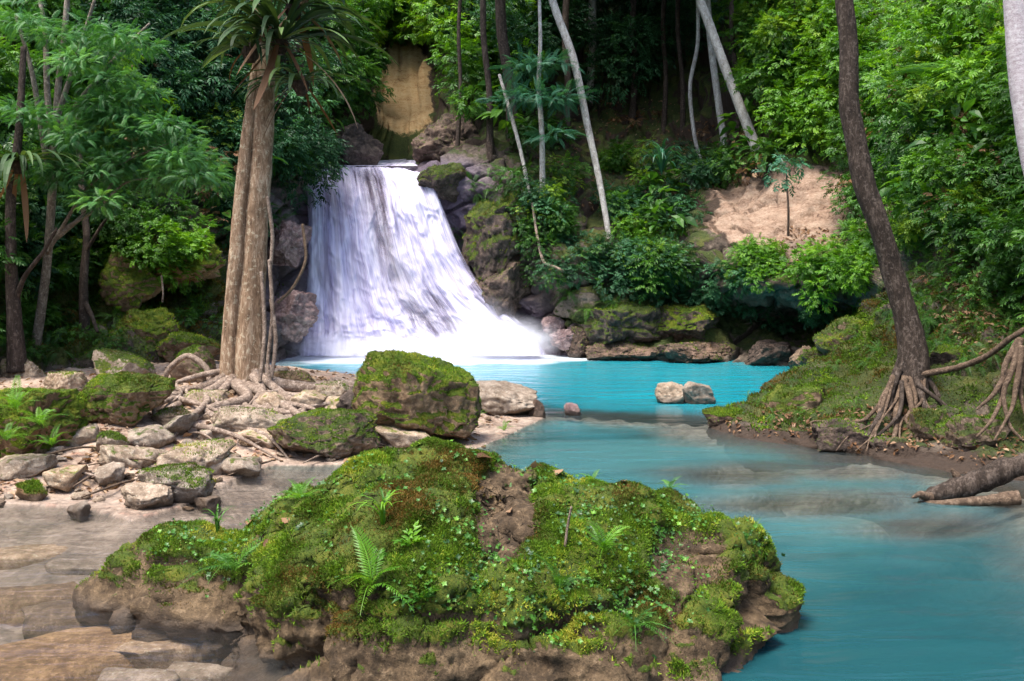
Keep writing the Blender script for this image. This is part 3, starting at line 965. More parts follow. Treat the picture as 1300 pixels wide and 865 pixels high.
def rock(name, label, px, top, bot, width, Y=None, depth=None, mat=None, moss=.5, fuzz=0, sub=5, seed=0, cuts=14, rough=.20, cell=.05,
         flat=.15, group=None, rotz=None, cat='rock', sink=.22, base=None, tilt=0.0, mossup=.25, fz=.018, wetline=True, onterr=False):
    "a rock whose outline in the photo spans width px round px, rows top..bot"
    if base is None:
        base = ground_at(px, bot) if Y is None else P(px, bot, Y)
    base = np.array(base, float)
    Yd = base[1]
    w = width / FP * Yd
    h = (bot - top) / FP * Yd
    dp = depth or w * .85
    base[1] += dp * .42
    V, F = rock_shape(sub, seed, (w * 1.04, dp, h * (1 + sink) * 1.08), cuts, rough, cell, flat)
    r = np.random.default_rng(seed + 5)
    a = tilt
    V = V @ np.array([[math.cos(a), 0, math.sin(a)], [0, 1, 0], [-math.sin(a), 0, math.cos(a)]]).T
    V[:, 2] += h - V[:, 2].max()
    N = vnormals(V, F)
    m = sst(mossup - .35, mossup + .5, N[:, 2] + .5 * fbm((V + base) * 2.2, 4)) * moss * 1.15
    wet = sst(.11, .03, V[:, 2] + base[2] + .03 * fbm((V + base) * 4, 2)) * .85
    me = mesh_from(name, V, F, mat or M_GREY, dict(moss=m, wet=wet, soil=0 * m))
    o = link(name, me, None, base)
    tag(o, label, cat, group)
    if fuzz:
        moss_fuzz(V, F, N, np.clip(m * 1.6 - .35, 0, 1) * sst(-.3, .2, N[:, 2]), fuzz, fz, r, parent=o, seed=seed)
    return o, V + base, F, N, m

# ---- the great mossy boulder in front
def boulder():
    C = np.array([-.25, 5.0, .05])
    E = [((-.28, 5.05, -.08), (1.16, 1.02, .76)), ((-.85, 5.22, -.02), (.72, .70, .60)), ((.42, 5.10, -.04), (.80, .78, .62)),
         ((-.02, 4.58, -.08), (.92, .52, .50)), ((.52, 4.72, -.12), (.62, .48, .50)), ((-1.70, 5.22, -.06), (.56, .42, .33)), ((1.06, 4.90, .10), (.27, .36, .38)),
         ((-.55, 4.62, .06), (.62, .46, .44)), ((-.22, 5.42, .10), (.62, .42, .62)), ((.66, 4.58, -.10), (.36, .42, .44)), ((.22, 4.34, -.16), (.72, .44, .48)), ((-.40, 4.36, -.14), (.58, .44, .46))]
    D, F = ICO[8]
    def sdf(p):
        s = np.full(len(p), 1e3)
        for c, r in E:
            q = (p - np.array(c)) / np.array(r)
            d = (np.linalg.norm(q, axis=1) - 1) * min(r)
            h = np.clip(.5 + .5 * (s - d) / .14, 0, 1)
            s = s * (1 - h) + d * h - .14 * h * (1 - h)
        return s
    lo, hi = np.zeros(len(D)), np.full(len(D), 3.0)
    # outermost crossing along each ray
    tt = np.full(len(D), 3.0)
    for _ in range(80):
        tt = tt - np.maximum(sdf(C + D * tt[:, None]), 0) * .8
    V = C + D * tt[:, None]
    N = vnormals(V, F)
    w1 = fbm(V * .9 + 11, 3)
    wp = V + fbm(V * 1.4, 3)[:, None] * .35
    f1, f2 = worley(wp * np.array([1.5, 1.5, 2.0]))
    g1, g2 = worley(wp * np.array([3.1, 3.1, 3.6]) + 9)
    crack = sst(.16, 0, f2 - f1)
    crack2 = sst(.12, 0, g2 - g1) * sst(-.1, .3, fbm(V * 1.7 + 50, 2))
    topw = sst(.0, .6, N[:, 2])
    side = 1 - topw
    ledge = ridged(V * np.array([.9, .9, 2.6]) + 5, 4, .55)
    d = .09 * w1 + (.09 * topw + .18 * side) * (.5 - f1) * 1.4 + .06 * (.45 - g1) - (.03 + .07 * side) * crack - .035 * crack2
    d += (.06 * topw + .26 * side) * (ledge - .45) + .05 * fbm(V * 5, 4)
    V = V + N * d[:, None]
    N = vnormals(V, F)
    f1, f2 = worley(V * 7.5 + fbm(V * 4, 3)[:, None] * .5)
    V = V + N * ((.030 * (.5 - f1) + .022 * fbm(V * 15, 3) + .012 * ridged(V * 24, 2))[:, None])
    # cushions of moss swell on top
    N = vnormals(V, F)
    px, py = proj(V)
    nz_ = fbm(V * 2.3 + 60, 4)
    m = sst(-.25, .55, N[:, 2] * .85 + .75 * nz_ + 1.6 * (V[:, 2] - .46) - .8 * crack * side - .3 * crack2)
    m *= 1 - .85 * ell(px, py, 640, 655, 42, 70) * (N[:, 2] > .1)      # bare earthy runnel
    m *= 1 - .7 * ell(px, py, 875, 710, 55, 45)
    m = np.maximum(m, .62 * ell(px, py, 960, 700, 50, 40) * sst(-.1, .4, N[:, 2] + nz_ * .5))
    cush = np.clip(fbm(V * 3.6 + 31, 3) + .15, 0, 1) * sst(.4, .8, m)
    V = V + N * (.08 * cush + .03 * sst(.45, .65, m) + .06 * fbm(V * 1.9 + 71, 2))[:, None]
    N = vnormals(V, F)
    V = V + N * (.02 * np.clip(fbm(V * 12 + 8, 3), -.2, 1) * sst(.4, .7, m))[:, None]
    N = vnormals(V, F)
    wet = sst(.07, -.01, V[:, 2]) * .85
    o = link('mossy_boulder', mesh_from('mossy_boulder', V - C, F, M_BOULDER, dict(moss=m, wet=wet, soil=.30 * ell(px, py, 640, 655, 50, 80))), None, C)
    tag(o, 'huge moss covered boulder rising from the stream in front, with ferns growing on it', 'boulder')
    return o, C, V, F, N, m
BO, BC, BV_, BF_, BN_, BM_ = boulder()
_rb = np.random.default_rng(21)
w_ = np.clip(BM_ * 1.5 - .35, 0, 1) * sst(-.35, .15, BN_[:, 2]) * (.06 + sst(-.12, .22, fbm(BV_ * 4 + 3, 4)))
w_ = w_ * (BN_ @ np.array([0, -.6, .8]) > -.3)
moss_fuzz(BV_ - BC, BF_, BN_, w_, 300000, .018, _rb, parent=BO, seed=4)

def surf_pick(V, N, px, py, r=6):
    x, y = proj(V)
    c = []
    while len(c) == 0:
        c = np.nonzero((np.abs(x - px) < r) & (np.abs(y - py) < r))[0]
        r *= 1.6
    k = c[np.argmin(V[c, 1])]
    return V[k].copy(), N[k].copy()

# ---- small leafed herbs over the boulder : uncounted ground cover, a part of the boulder
def herbs(patches, V, F, N, C, parent, seed, size=.013):
    r = np.random.default_rng(seed)
    x, y = proj(V)
    lf = compose(t_leaf(.62, .12, .05), [((0, 0, 0), (math.cos(a), math.sin(a), .35), (0, 0, 1), .9 + .2 * math.sin(k)) for k, a in enumerate(np.linspace(0, 5.2, 5))])
    P_, D_, T_, S_ = [], [], [], []
    for cx, cy, rx, ry, n in patches:
        w = ell(x, y, cx, cy, rx, ry, .5) * (N @ np.array([0, -.8, .5]) > 0)
        if w.sum() == 0: continue
        n = int(n * .36)
        w = w * (.15 + sst(-.1, .3, fbm(V * 4.5 + cx, 3)))
        p, t = pick(V, F, w, n, r)
        nr = N[t].mean(1)
        P_.append(p + nr * (.01 + .035 * r.random((n, 1))))
        D_.append(nr + r.normal(size=(n, 3)) * .45 + np.array([0, -.2, .4]))
        T_.append(np.clip(.30 + .7 * fbm(p * 6, 2) + r.normal(size=n) * .18, 0, 1))
        S_.append(size * (.4 + 1.0 * r.random(n) ** 2))
    D = np.vstack(D_)
    M = frames(D, r.normal(size=D.shape))
    M = M[:, :, [0, 2, 1]] * np.array([1, -1, 1])
    HVv, HFf, tt = bake(lf, M, np.vstack(P_) - C, np.concatenate(T_), np.concatenate(S_))
    tag(link('ground_cover', mesh_from('ground_cover', HVv, HFf, M_HERB, dict(tint=tt)), parent), kind='stuff')
herbs([(260, 700, 60, 50, 900), (330, 640, 45, 30, 500), (420, 610, 60, 30, 500), (570, 690, 55, 50, 1000), (640, 735, 45, 45, 900), (540, 750, 45, 35, 500),
       (800, 690, 70, 55, 1600), (770, 660, 60, 40, 1000), (880, 650, 40, 30, 500), (830, 770, 55, 45, 900), (760, 750, 60, 40, 800), (700, 770, 50, 40, 500),
       (500, 610, 80, 25, 500), (720, 600, 80, 25, 700), (960, 690, 30, 25, 300), (600, 580, 90, 15, 400), (440, 690, 60, 50, 350)],
      BV_, BF_, BN_, BC, BO, 33)

# ---- rocks one can point at (px, top row, bottom row, width px)
R = rock
RK = {}
RK['knee'] = R('mossy_boulder', 'big upright mossy boulder standing at the pool edge right of the main tree', 525, 447, 546, 152, Y=9.3, depth=.95,
               mat=M_TAN, moss=.80, fuzz=14000, sub=6, seed=3, cuts=7, mossup=.12, flat=.1, cat='boulder', fz=.022)
RK['pool'] = R('rock', 'pale bare rock lying in the pool just right of the upright mossy boulder', 642, 488, 529, 90, seed=14, moss=.12, cuts=12, mat=M_GREY, Y=11.3)
R('rock', 'dark jagged stone beside the pale pool rock', 683, 508, 530, 22, seed=15, moss=.0, mat=M_DARKROCK, Y=11.3, sub=4)
R('rock', 'small dark stone alone in the water at the pool outflow', 727, 512, 530, 26, seed=16, moss=.0, mat=M_PINK, Y=11.5, sub=4)
R('rock', 'larger pale rock of the pair in the pool near the mossy point', 893, 486, 516, 50, seed=17, moss=.1, mat=M_GREY, Y=12.4, cuts=12, tilt=.25)
R('rock', 'smaller pale rock of the pair in the pool, on its waterfall side', 857, 487, 513, 42, seed=18, moss=.1, mat=M_GREY, Y=12.5, cuts=12)
R('mossy_boulder', 'low mossy boulder between the main tree roots and the huge front boulder', 412, 526, 588, 158, depth=.9, mat=M_TAN, moss=.72, fuzz=12000,
  sub=6, seed=23, flat=.2, cat='boulder')
R('mossy_boulder', 'wedge shaped mossy boulder on the left bank among pale stones', 138, 478, 541, 122, depth=.7, mat=M_TAN, moss=.85, fuzz=14000, sub=6, seed=24,
  flat=.1, cat='boulder', mossup=.0)
R('mossy_boulder', 'fern covered mossy mound at the left bank edge of the view', 16, 500, 582, 138, depth=.9, mat=M_TAN, moss=.95, fuzz=16000, sub=6, seed=25,
  cat='boulder', mossup=-.1, cuts=5)
R('rock', 'flat grey slab with mossy underside below the left slope', 148, 446, 490, 90, Y=12, mat=M_GREY, moss=.55, sub=5, seed=26, flat=.35, fuzz=3000, tilt=.25)
R('mossy_boulder', 'rounded mossy boulder with a root arching over it beside the main tree', 238, 440, 502, 74, Y=11.6, mat=M_TAN, moss=.75, fuzz=6000, sub=5, seed=27, cat='boulder')
R('rock', 'pale flat rock with a mossy top at the gravel shore', 205, 598, 642, 104, mat=M_GREY, moss=.42, fuzz=3500, seed=28, flat=.3)
R('rock', 'smooth tan stone leaning on the pale flat shore rock', 174, 620, 648, 66, mat=M_GREY, moss=.05, seed=29, cuts=5, cell=.05, Y=6.95)
R('rock', 'small square mossy stone at the shallow water edge', 32, 617, 641, 42, mat=M_TAN, moss=.8, fuzz=1500, seed=30, sub=4)
R('rock', 'small round mossy stone amid the bank gravel', 134, 549, 579, 46, mat=M_GREY, moss=.6, fuzz=1500, seed=31, sub=4)
R('rock', 'tan block of rock behind the pale flat shore rock', 133, 592, 621, 44, mat=M_GREY, moss=.2, seed=32, sub=4)
R('rock', 'long low pale ledge of rock on the bank below the main tree', 240, 568, 606, 92, mat=M_GREY, moss=.25, seed=33, flat=.3, fuzz=1500)
R('rock', 'small pale boulder between the upright mossy boulder and the front boulder', 566, 516, 552, 60, mat=M_GREY, moss=.3, seed=34, fuzz=1200)
R('rock', 'thin slab lying under the small pale boulder by the water', 558, 540, 560, 52, mat=M_TAN, moss=.1, seed=35, sub=4)
R('rock', 'dead looking brown rock left against the upright mossy boulder', 452, 490, 540, 70, Y=9.6, mat=M_DARKROCK, moss=.2, seed=36)
R('rock', 'dark stone under the left edge of the mossy shore', 262, 633, 655, 40, mat=M_TAN, moss=.3, seed=38, sub=4)
R('rock', 'rough stone half buried where gravel meets the shallow water', 95, 640, 664, 36, mat=M_GREY, moss=.25, seed=39, sub=4)
for k, (lab, a) in enumerate([
    ('pale grey rock at the foot of the left slope', (18, 456, 490, 60, 12.2)),
    ('pale grey rock second along the foot of the left slope', (76, 474, 505, 60, 10.6)),
    ('light grey rounded stone behind the wedge shaped mossy boulder', (156, 474, 496, 46, 11.2)),
    ('grey stone with moss cap beside the fern covered mound', (72, 512, 545, 64, 9.2)),
    ('grey root wrapped rock under the main tree', (248, 500, 540, 90, 10.0)),
    ('pale rock right of the main tree foot beside the pool', (365, 474, 505, 70, 11.2)),
    ('brownish rock beside the pool behind the low mossy boulder', (418, 486, 522, 62, 10.4)),
    ('broad pale rock below the main tree roots', (300, 522, 556, 110, 9.3)),
    ('mossy grey rock against the wedge shaped boulder', (208, 520, 548, 50, 9.2))]):
    px, tp, bt, wd, Y = a
    R('rock', lab, px, tp, bt, wd, Y=Y, mat=(M_GREY, M_TAN)[k % 3 == 2], moss=.28, seed=50 + k, fuzz=1200, flat=.25)

# ---- rocks against the hillside
for k, (lab, a, mt, ms, fz) in enumerate([
    ('mossy boulder at the foot of the left slope behind the grey slab', (168, 392, 455, 100, 14.2), M_TAN, .85, 6000),
    ('flat mossy rock below the dark hollow left of the main tree', (225, 425, 462, 90, 13.8), M_TAN, .6, 3500),
    ('overhanging mossy ledge above the dark hollow left of the main tree', (212, 305, 358, 130, 15.3), M_TAN, .85, 6000),
    ('yellow mossy shoulder of rock left of the dark hollow', (150, 318, 382, 80, 14.6), M_TAN, .8, 4000),
    ('pinkish wet rock below the dark hole left of the waterfall', (362, 368, 424, 68, 18.0), M_PINK, .05, 0),
    ('grey violet rock beside the upper left edge of the waterfall', (360, 278, 330, 60, 18.6), M_PINK, .3, 0),
    ('brown boulder perched above the left lip of the waterfall', (440, 152, 212, 80, 22), M_DARKROCK, .25, 0),
    ('big dark brown boulder above the right lip of the waterfall', (572, 138, 208, 96, 22.5), M_DARKROCK, .35, 1500),
    ('flat mossy block at the right lip of the waterfall', (568, 204, 246, 70, 20.6), M_DARKROCK, .75, 4000),
    ('tall mossy cliff block right of the waterfall', (640, 236, 340, 110, 19.6), M_DARKROCK, .70, 12000),
    ('reddish rock bulge at the foot of the cliff right of the waterfall', (640, 330, 395, 90, 19.5), M_DARKROCK, .30, 2500),
    ('upper pale pink rock of the pinkish cluster where the waterfall spray ends', (704, 402, 424, 30, 19.2), M_PINK, .0, 0),
    ('lower pinkish stone at the waterline where the waterfall spray ends', (716, 418, 442, 34, 18.9), M_PINK, .1, 0),
    ('brownish rock wedged between the pinkish rocks and the mossy shore', (744, 414, 452, 46, 18.8), M_DARKROCK, .3, 800),
    ('dark wet stone in the spray at the foot of the waterfall', (612, 432, 452, 36, 19.0), M_DARKROCK, 0, 0),
    ('mossy rock under the leafy bushes on the far shore', (790, 385, 445, 110, 18.4), M_DARKROCK, .7, 7000),
    ('brown rock on the far shore at the waterline', (790, 436, 462, 90, 18.1), M_DARKROCK, .25, 1000),
    ('long brown rock shelf at the far waterline', (880, 436, 466, 120, 17.7), M_DARKROCK, .30, 2500),
    ('mossy shelf of rock above the far waterline', (880, 388, 432, 110, 18.3), M_DARKROCK, .7, 5000),
    ('dark rock at the mouth of the undercut bank', (985, 434, 468, 70, 17.3), M_DARKROCK, .1, 0),
    ('grey rock at the right end of the undercut bank', (1030, 440, 474, 50, 16.3), M_TAN, .2, 0),
    ('flat mossy yellow rock above the mossy point', (1050, 443, 474, 66, 14.2), M_TAN, .9, 3500),
    ('mossy hump of rock beside the leaning tree', (1085, 402, 470, 80, 14.0), M_TAN, .85, 5000),
    ('pale pink rock behind the waterline rocks right of the spray', (735, 408, 452, 40, 19.0), M_PINK, .05, 0)]):
    px, tp, bt, wd, Y = a
    R('rock', lab, px, tp, bt, wd, Y=Y, mat=mt, moss=ms, seed=80 + k, fuzz=fz, flat=.2, rough=.34, sub=6, cat='rock', fz=.03, depth=wd / FP * Y * .9, mossup=.05)

# ---- flat stones seen through the shallow water, small stones and pebbles of the bank
for k, (px, py, wd, ht, lab) in enumerate([
    (90, 815, 230, 46, 'broad flat tan slab under the shallow water at the lower left'), (215, 800, 110, 30, 'flat tan slab under the water against the front boulder'),
    (235, 770, 100, 14, 'thin slab under the water below the left lobe of the front boulder'), (120, 760, 150, 26, 'reddish slab under the shallow water beside the front boulder'),
    (60, 690, 110, 18, 'thin submerged slab near the gravel shore'), (120, 705, 90, 14, 'small submerged slab near the front boulder'),
    (40, 745, 110, 18, 'greyish submerged slab in the left shallows'), (260, 840, 80, 24, 'brown submerged stone at the foot of the front boulder'),
    (170, 850, 90, 26, 'submerged stone at the bottom of the left shallows')]):
    Y = FP * (CAMH + .06) / (py - HOR)
    b = P(px, py, Y)
    b[2] = -.22
    w = wd / FP * Y
    V, F = rock_shape(4, 200 + k, (w * 1.25, w * .75, .46), 9, .10, .0, .72)
    V[:, 2] = np.where(V[:, 2] > 0, .16 * np.tanh(V[:, 2] / .07), V[:, 2])
    V[:, 2] += .02 * fbm(V * 3, 3)
    N = vnormals(V, F)
    o = link('submerged_stone', mesh_from('submerged_stone', V, F, M_TAN if k % 3 == 0 else M_GREY, dict(moss=0 * V[:, 0], wet=0 * V[:, 0] + .12, soil=0 * V[:, 0])), None, b, (0, 0, .5 - .1 * k))
    tag(o, lab, 'rock')

# pale flat slabs strewn over the bank
_rp = np.random.default_rng(78)
for k, (px, py) in enumerate([(60, 520), (100, 560), (190, 560), (160, 585), (262, 590), (300, 600), (330, 560), (365, 545), (400, 512), (450, 520), (480, 555), (512, 560),
                              (270, 555), (30, 600), (85, 612), (225, 545), (345, 515), (500, 500), (180, 500), (110, 515)]):
    bse = ground_at(px, py)
    w = _rp.uniform(.35, .7)
    V, F = rock_shape(4, 420 + k, (w, w * .7, .24), 10, .16, .04, .3)
    N = vnormals(V, F)
    o = link('flat_stone', mesh_from('flat_stone', V, F, M_GREY, dict(moss=.45 * sst(.2, .9, N[:, 2] + .6 * fbm(V * 5 + k, 2)), wet=0 * V[:, 0], soil=0 * V[:, 0])), None,
             bse + np.array([0, 0, .04]), (_rp.normal() * .12, _rp.normal() * .12, _rp.uniform(0, 6)))
    tag(o, 'pale flat slab of stone strewn on the left bank near the tree roots', 'stone', 'pale flat slabs on the bank')

_rs = np.random.default_rng(77)
STONES = []
for k in range(6):
    V, F = rock_shape(4, 300 + k, (1, .8, .48), 12, .16, .12, .2)
    N = vnormals(V, F)
    mt = (M_GREY, M_TAN, M_PINK)[k % 3]
    STONES.append(mesh_from('bank_stone', V * .5, F, M_GREY if k < 4 else M_TAN, dict(moss=.35 * sst(.2, .9, N[:, 2]) * (k % 2), wet=0 * V[:, 0], soil=0 * V[:, 0])))
cnt = 0
while cnt < 290:
    px, py = _rs.uniform(-30, 640), _rs.uniform(468, 650)
    b = ground_at(px, py)
    if b[2] < -.03 or b[1] > 13.5: continue
    if abs(b[0] + .3) < 2.2 and b[1] < 6.3: continue
    o = link('bank_stone', STONES[cnt % 6], None, b + np.array([0, 0, .01]), (_rs.normal() * .2, _rs.normal() * .2, _rs.uniform(0, 6)),
             float(np.clip(np.exp(_rs.normal(math.log(.15), .55)), .05, .42)))
    tag(o, 'small loose stone lying among dead leaves on the bank', 'stone', 'small loose stones on the bank')
    cnt += 1

# ------------------------------------------------------------------ foliage
L_DEEP = leaf_mat('deep_green_leaves', (.007, .028, .013), (.022, .085, .032), (.07, .20, .085), trans=.3, rough=.5, spec=.25)
L_MID = leaf_mat('mid_green_leaves', (.012, .048, .008), (.037, .125, .014), (.11, .26, .028), trans=.38)
L_BRIGHT = leaf_mat('bright_green_leaves', (.02, .080, .006), (.08, .225, .010), (.20, .40, .022), trans=.42)
L_YELLOW = leaf_mat('yellow_green_leaves', (.04, .10, .008), (.14, .27, .018), (.30, .44, .05), trans=.45)
L_FEATHER = leaf_mat('feathery_leaves', (.018, .075, .022), (.055, .19, .048), (.14, .34, .085), trans=.4)
L_BLUE = leaf_mat('bluish_fern_leaves', (.01, .05, .03), (.03, .13, .075), (.08, .24, .12), trans=.35)
L_DRY = leaf_mat('dry_leaves', (.06, .028, .012), (.17, .085, .04), (.36, .24, .15), trans=.2, rough=.6, spec=.25)
L_STRAP = leaf_mat('strap_leaves', (.012, .03, .012), (.035, .075, .025), (.12, .19, .06), trans=.25, rough=.55, spec=.2)

T_SPRAY = t_spray(8, t_mid(.46), ls=.40, seed=1)
T_SPRAY2 = t_spray(7, t_mid(.38, .2), ls=.50, seed=5)
T_SPRAYS = t_spray(9, t_small(.5), ls=.30, seed=9)
T_FROND = t_frond(16, 1.0, .045, .22, .35, 2)
T_FERN = t_frond(20, 1.0, .028, .19, .75, 4, .15)
T_PALM = t_frond(28, 1.0, .030, .42, .9, 6, .7)
T_BIG = t_leaf(.5, .3, .08)

def clumps(cs, rs, per, tpl, size, rng, flat=.75, droop=.15, seed=0.0, tintbase=.5, shell=.62):
    "leaf clumps : cs centres, rs radii"
    cs, rs = np.asarray(cs), np.asarray(rs)
    per, size = int(per * 1.8), size * .66
    n = len(cs) * per
    C = np.repeat(cs, per, 0)
    Rr = np.repeat(rs, per)
    d = rng.normal(size=(n, 3))
    d[:, 2] += .25
    d /= np.linalg.norm(d, axis=1)[:, None]
    rad = Rr * (shell + (1 - shell) * rng.random(n)) * (1 + .35 * fbm(d * 1.8 + C * .7, 2))
    p = C + d * rad[:, None] * np.array([1, 1, flat])
    D = d * np.array([1, 1, .5]) + rng.normal(size=(n, 3)) * .35 - np.array([0, 0, droop])
    up = np.array([0, 0, 1.0]) + rng.normal(size=(n, 3)) * .35 + d * .25
    ti = np.clip(tintbase + np.repeat(rng.normal(size=len(cs)) * .13, per) + rng.normal(size=n) * .17 + .25 * fbm(p * 1.1 + seed, 2), 0, 1)
    s = size * (.6 + .7 * rng.random(n))
    return bake(tpl, frames(D, up), p, ti, s)

def merge_baked(lst):
    Vs, Fs, Ts, o = [], [], [], 0
    for V, F, t in lst:
        Vs.append(V); Fs.append(F + o); Ts.append(t); o += len(V)
    return np.vstack(Vs), np.vstack(Fs), np.concatenate(Ts)

# patches of uncounted leaves on the slopes: (px, py, rx, ry, clumps, radius m, stand-off m, leaves per clump, template, leaf size)
def patch_stuff(name, mat, patches, seed):
    r = np.random.default_rng(seed)
    out = []
    for (px, py, rx, ry, n, rad, off, per, tpl, size) in patches:
        cs, rs = [], []
        for _ in range(n):
            a, q = r.random() * 2 * PI, math.sqrt(r.random())
            p, nr = terr_at(px + rx * q * math.cos(a), py + ry * q * math.sin(a))
            if p is None: continue
            qx, qy = proj(p)
            if abs(qx - 518) < 76 and 55 < qy < 215 and p[1] > 20: continue
            k = rad * (.55 + .8 * r.random())
            cs.append(p + (nr + np.array([0, -.35, .3])) * (off * r.random() ** .8) + r.normal(size=3) * .06)
            rs.append(k)
        out.append(clumps(cs, rs, per, tpl, size, r, seed=seed))
    V, F, t = merge_baked(out)
    o = link(name, mesh_from(name, V, F, mat, dict(tint=t), smooth=False))
    return tag(o, kind='stuff')

SP, S2, SS, FR, FE = T_SPRAY, T_SPRAY2, T_SPRAYS, T_FROND, T_FERN
patch_stuff('undergrowth', L_DEEP, [
    (240, 90, 70, 110, 42, .55, 1.1, 60, S2, .42), (290, 200, 45, 80, 26, .45, .7, 55, S2, .36), (360, 120, 50, 110, 26, .5, .9, 55, S2, .4),
    (60, 290, 70, 50, 16, .35, .6, 50, SP, .3), (150, 40, 60, 60, 22, .6, .9, 55, S2, .42), (310, 250, 30, 60, 12, .35, .4, 50, SP, .3),
    (640, 40, 60, 70, 34, .7, 1.4, 60, S2, .44), (700, 15, 90, 50, 26, .8, 1.6, 55, S2, .46), (790, 50, 70, 80, 30, .8, 1.4, 55, S2, .46),
    (860, 30, 50, 50, 18, .7, 1.0, 55, S2, .42), (820, 345, 60, 25, 26, .3, .3, 50, SP, .24),
    (730, 330, 40, 30, 12, .25, .25, 45, SP, .2), (930, 370, 50, 25, 14, .3, .2, 45, SP, .22), (870, 230, 50, 30, 14, .35, .3, 45, SP, .26),
    (690, 270, 35, 40, 16, .28, .25, 45, SP, .2), (1000, 400, 60, 25, 12, .22, .15, 45, SP, .2), (820, 270, 60, 30, 14, .3, .2, 45, SP, .26)], 101)
patch_stuff('undergrowth', L_MID, [
    (60, 60, 70, 80, 26, .55, 1.0, 55, SP, .38), (70, 200, 80, 70, 26, .45, .8, 55, SP, .32), (420, 70, 40, 80, 22, .5, .9, 55, SP, .38),
    (380, 190, 35, 40, 16, .35, .5, 50, SP, .28), (450, 120, 30, 50, 16, .45, .6, 50, SP, .36), (30, 420, 40, 45, 14, .2, .15, 40, SP, .16),
    (180, 280, 90, 35, 26, .32, .45, 50, SP, .24), (600, 110, 50, 70, 26, .6, 1.0, 55, SP, .4), (680, 210, 45, 60, 14, .35, .5, 45, SP, .28),
    (990, 90, 40, 60, 18, .5, .8, 55, SP, .36), (1140, 170, 60, 110, 40, .45, .7, 55, SP, .28), (1200, 270, 90, 60, 34, .3, .45, 50, SP, .2),
    (1270, 330, 50, 60, 16, .22, .25, 45, SP, .15), (1230, 400, 70, 50, 20, .14, .06, 36, SS, .09), (940, 215, 50, 20, 12, .35, .3, 45, SP, .26),
    (680, 300, 40, 60, 18, .25, .2, 45, SP, .19), (800, 300, 60, 30, 14, .28, .25, 45, SP, .22), (70, 345, 70, 20, 12, .25, .3, 45, SP, .2),
    (1100, 260, 30, 50, 12, .25, .3, 45, SP, .2), (240, 400, 40, 30, 8, .2, .1, 40, SP, .16), (120, 440, 60, 20, 8, .15, .1, 36, SP, .12)], 102)
patch_stuff('undergrowth', L_BRIGHT, [
    (520, 30, 70, 45, 34, .7, 1.5, 60, SP, .42), (590, 70, 50, 60, 26, .6, 1.3, 55, SP, .4), (440, 20, 40, 30, 12, .5, 1, 55, SP, .38),
    (1010, 60, 60, 70, 30, .5, 1.0, 60, SP, .34), (1030, 150, 45, 50, 20, .4, .7, 55, SP, .3), (1170, 60, 110, 80, 48, .42, .9, 60, SP, .27),
    (1240, 150, 80, 80, 40, .36, .7, 55, SP, .22), (1180, 220, 70, 60, 24, .3, .5, 50, SP, .2), (210, 322, 50, 16, 16, .26, .3, 55, SP, .2),
    (1060, 350, 45, 26, 26, .26, .3, 55, SP, .2), (965, 345, 36, 16, 14, .24, .25, 50, SP, .18), (1100, 320, 30, 40, 12, .22, .25, 50, SP, .18),
    (150, 200, 60, 40, 10, .4, 1.0, 55, SP, .3), (1080, 90, 50, 80, 24, .45, 1.0, 55, SP, .3)], 103)
patch_stuff('undergrowth', L_YELLOW, [
    (500, 60, 40, 40, 14, .5, 1.7, 60, SP, .38), (550, 20, 50, 30, 14, .5, 1.7, 55, SP, .38), (1090, 60, 30, 40, 10, .35, 1.1, 55, SP, .26),
    (1250, 100, 50, 60, 12, .3, .9, 50, SP, .2), (1010, 90, 40, 40, 10, .4, 1.3, 55, SP, .28)], 104)
patch_stuff('undergrowth', L_YELLOW, [
    (100, 260, 80, 60, 8, .3, .9, 40, SP, .22), (300, 160, 40, 90, 6, .35, .9, 36, SP, .3), (840, 230, 60, 30, 6, .25, .4, 36, SP, .22), (1180, 300, 60, 40, 10, .2, .4, 40, SP, .16),
    (690, 250, 40, 40, 6, .25, .4, 36, SP, .18), (830, 340, 60, 20, 6, .22, .4, 36, SP, .18)], 107)
BL = T_BIG
patch_stuff('undergrowth', L_MID, [
    (290, 220, 40, 80, 10, .4, .8, 8, BL, .55), (830, 260, 70, 40, 10, .3, .4, 8, BL, .45), (980, 180, 40, 30, 6, .35, .5, 8, BL, .5), (1210, 200, 80, 80, 14, .35, .8, 9, BL, .34),
    (420, 110, 30, 60, 6, .4, .9, 8, BL, .6), (620, 140, 40, 50, 7, .4, .8, 8, BL, .6), (1250, 310, 50, 40, 8, .2, .3, 8, BL, .24)], 108)
patch_stuff('dead_foliage', L_DRY, [
    (1180, 180, 110, 110, 22, .2, .6, 10, SP, .22), (240, 200, 90, 90, 12, .25, .8, 9, SP, .3), (860, 200, 120, 60, 12, .2, .3, 9, SP, .26), (1240, 380, 60, 60, 14, .12, .1, 9, SP, .14)], 109)
# ferny ground layer on the moist slopes
patch_stuff('fern_cover', L_MID, [
    (1240, 385, 85, 90, 110, .08, .04, 8, FE, .24), (1170, 330, 60, 50, 26, .06, .04, 7, FE, .26), (60, 400, 90, 60, 50, .07, .04, 7, FE, .34),
    (150, 330, 110, 50, 46, .07, .05, 7, FE, .36), (650, 260, 70, 70, 36, .07, .05, 7, FE, .42), (1090, 420, 60, 60, 26, .06, .03, 7, FE, .26),
    (800, 350, 100, 60, 50, .07, .05, 7, FE, .42), (1010, 515, 100, 28, 34, .04, .02, 6, FE, .12), (370, 240, 25, 70, 14, .07, .05, 7, FE, .4)], 105)

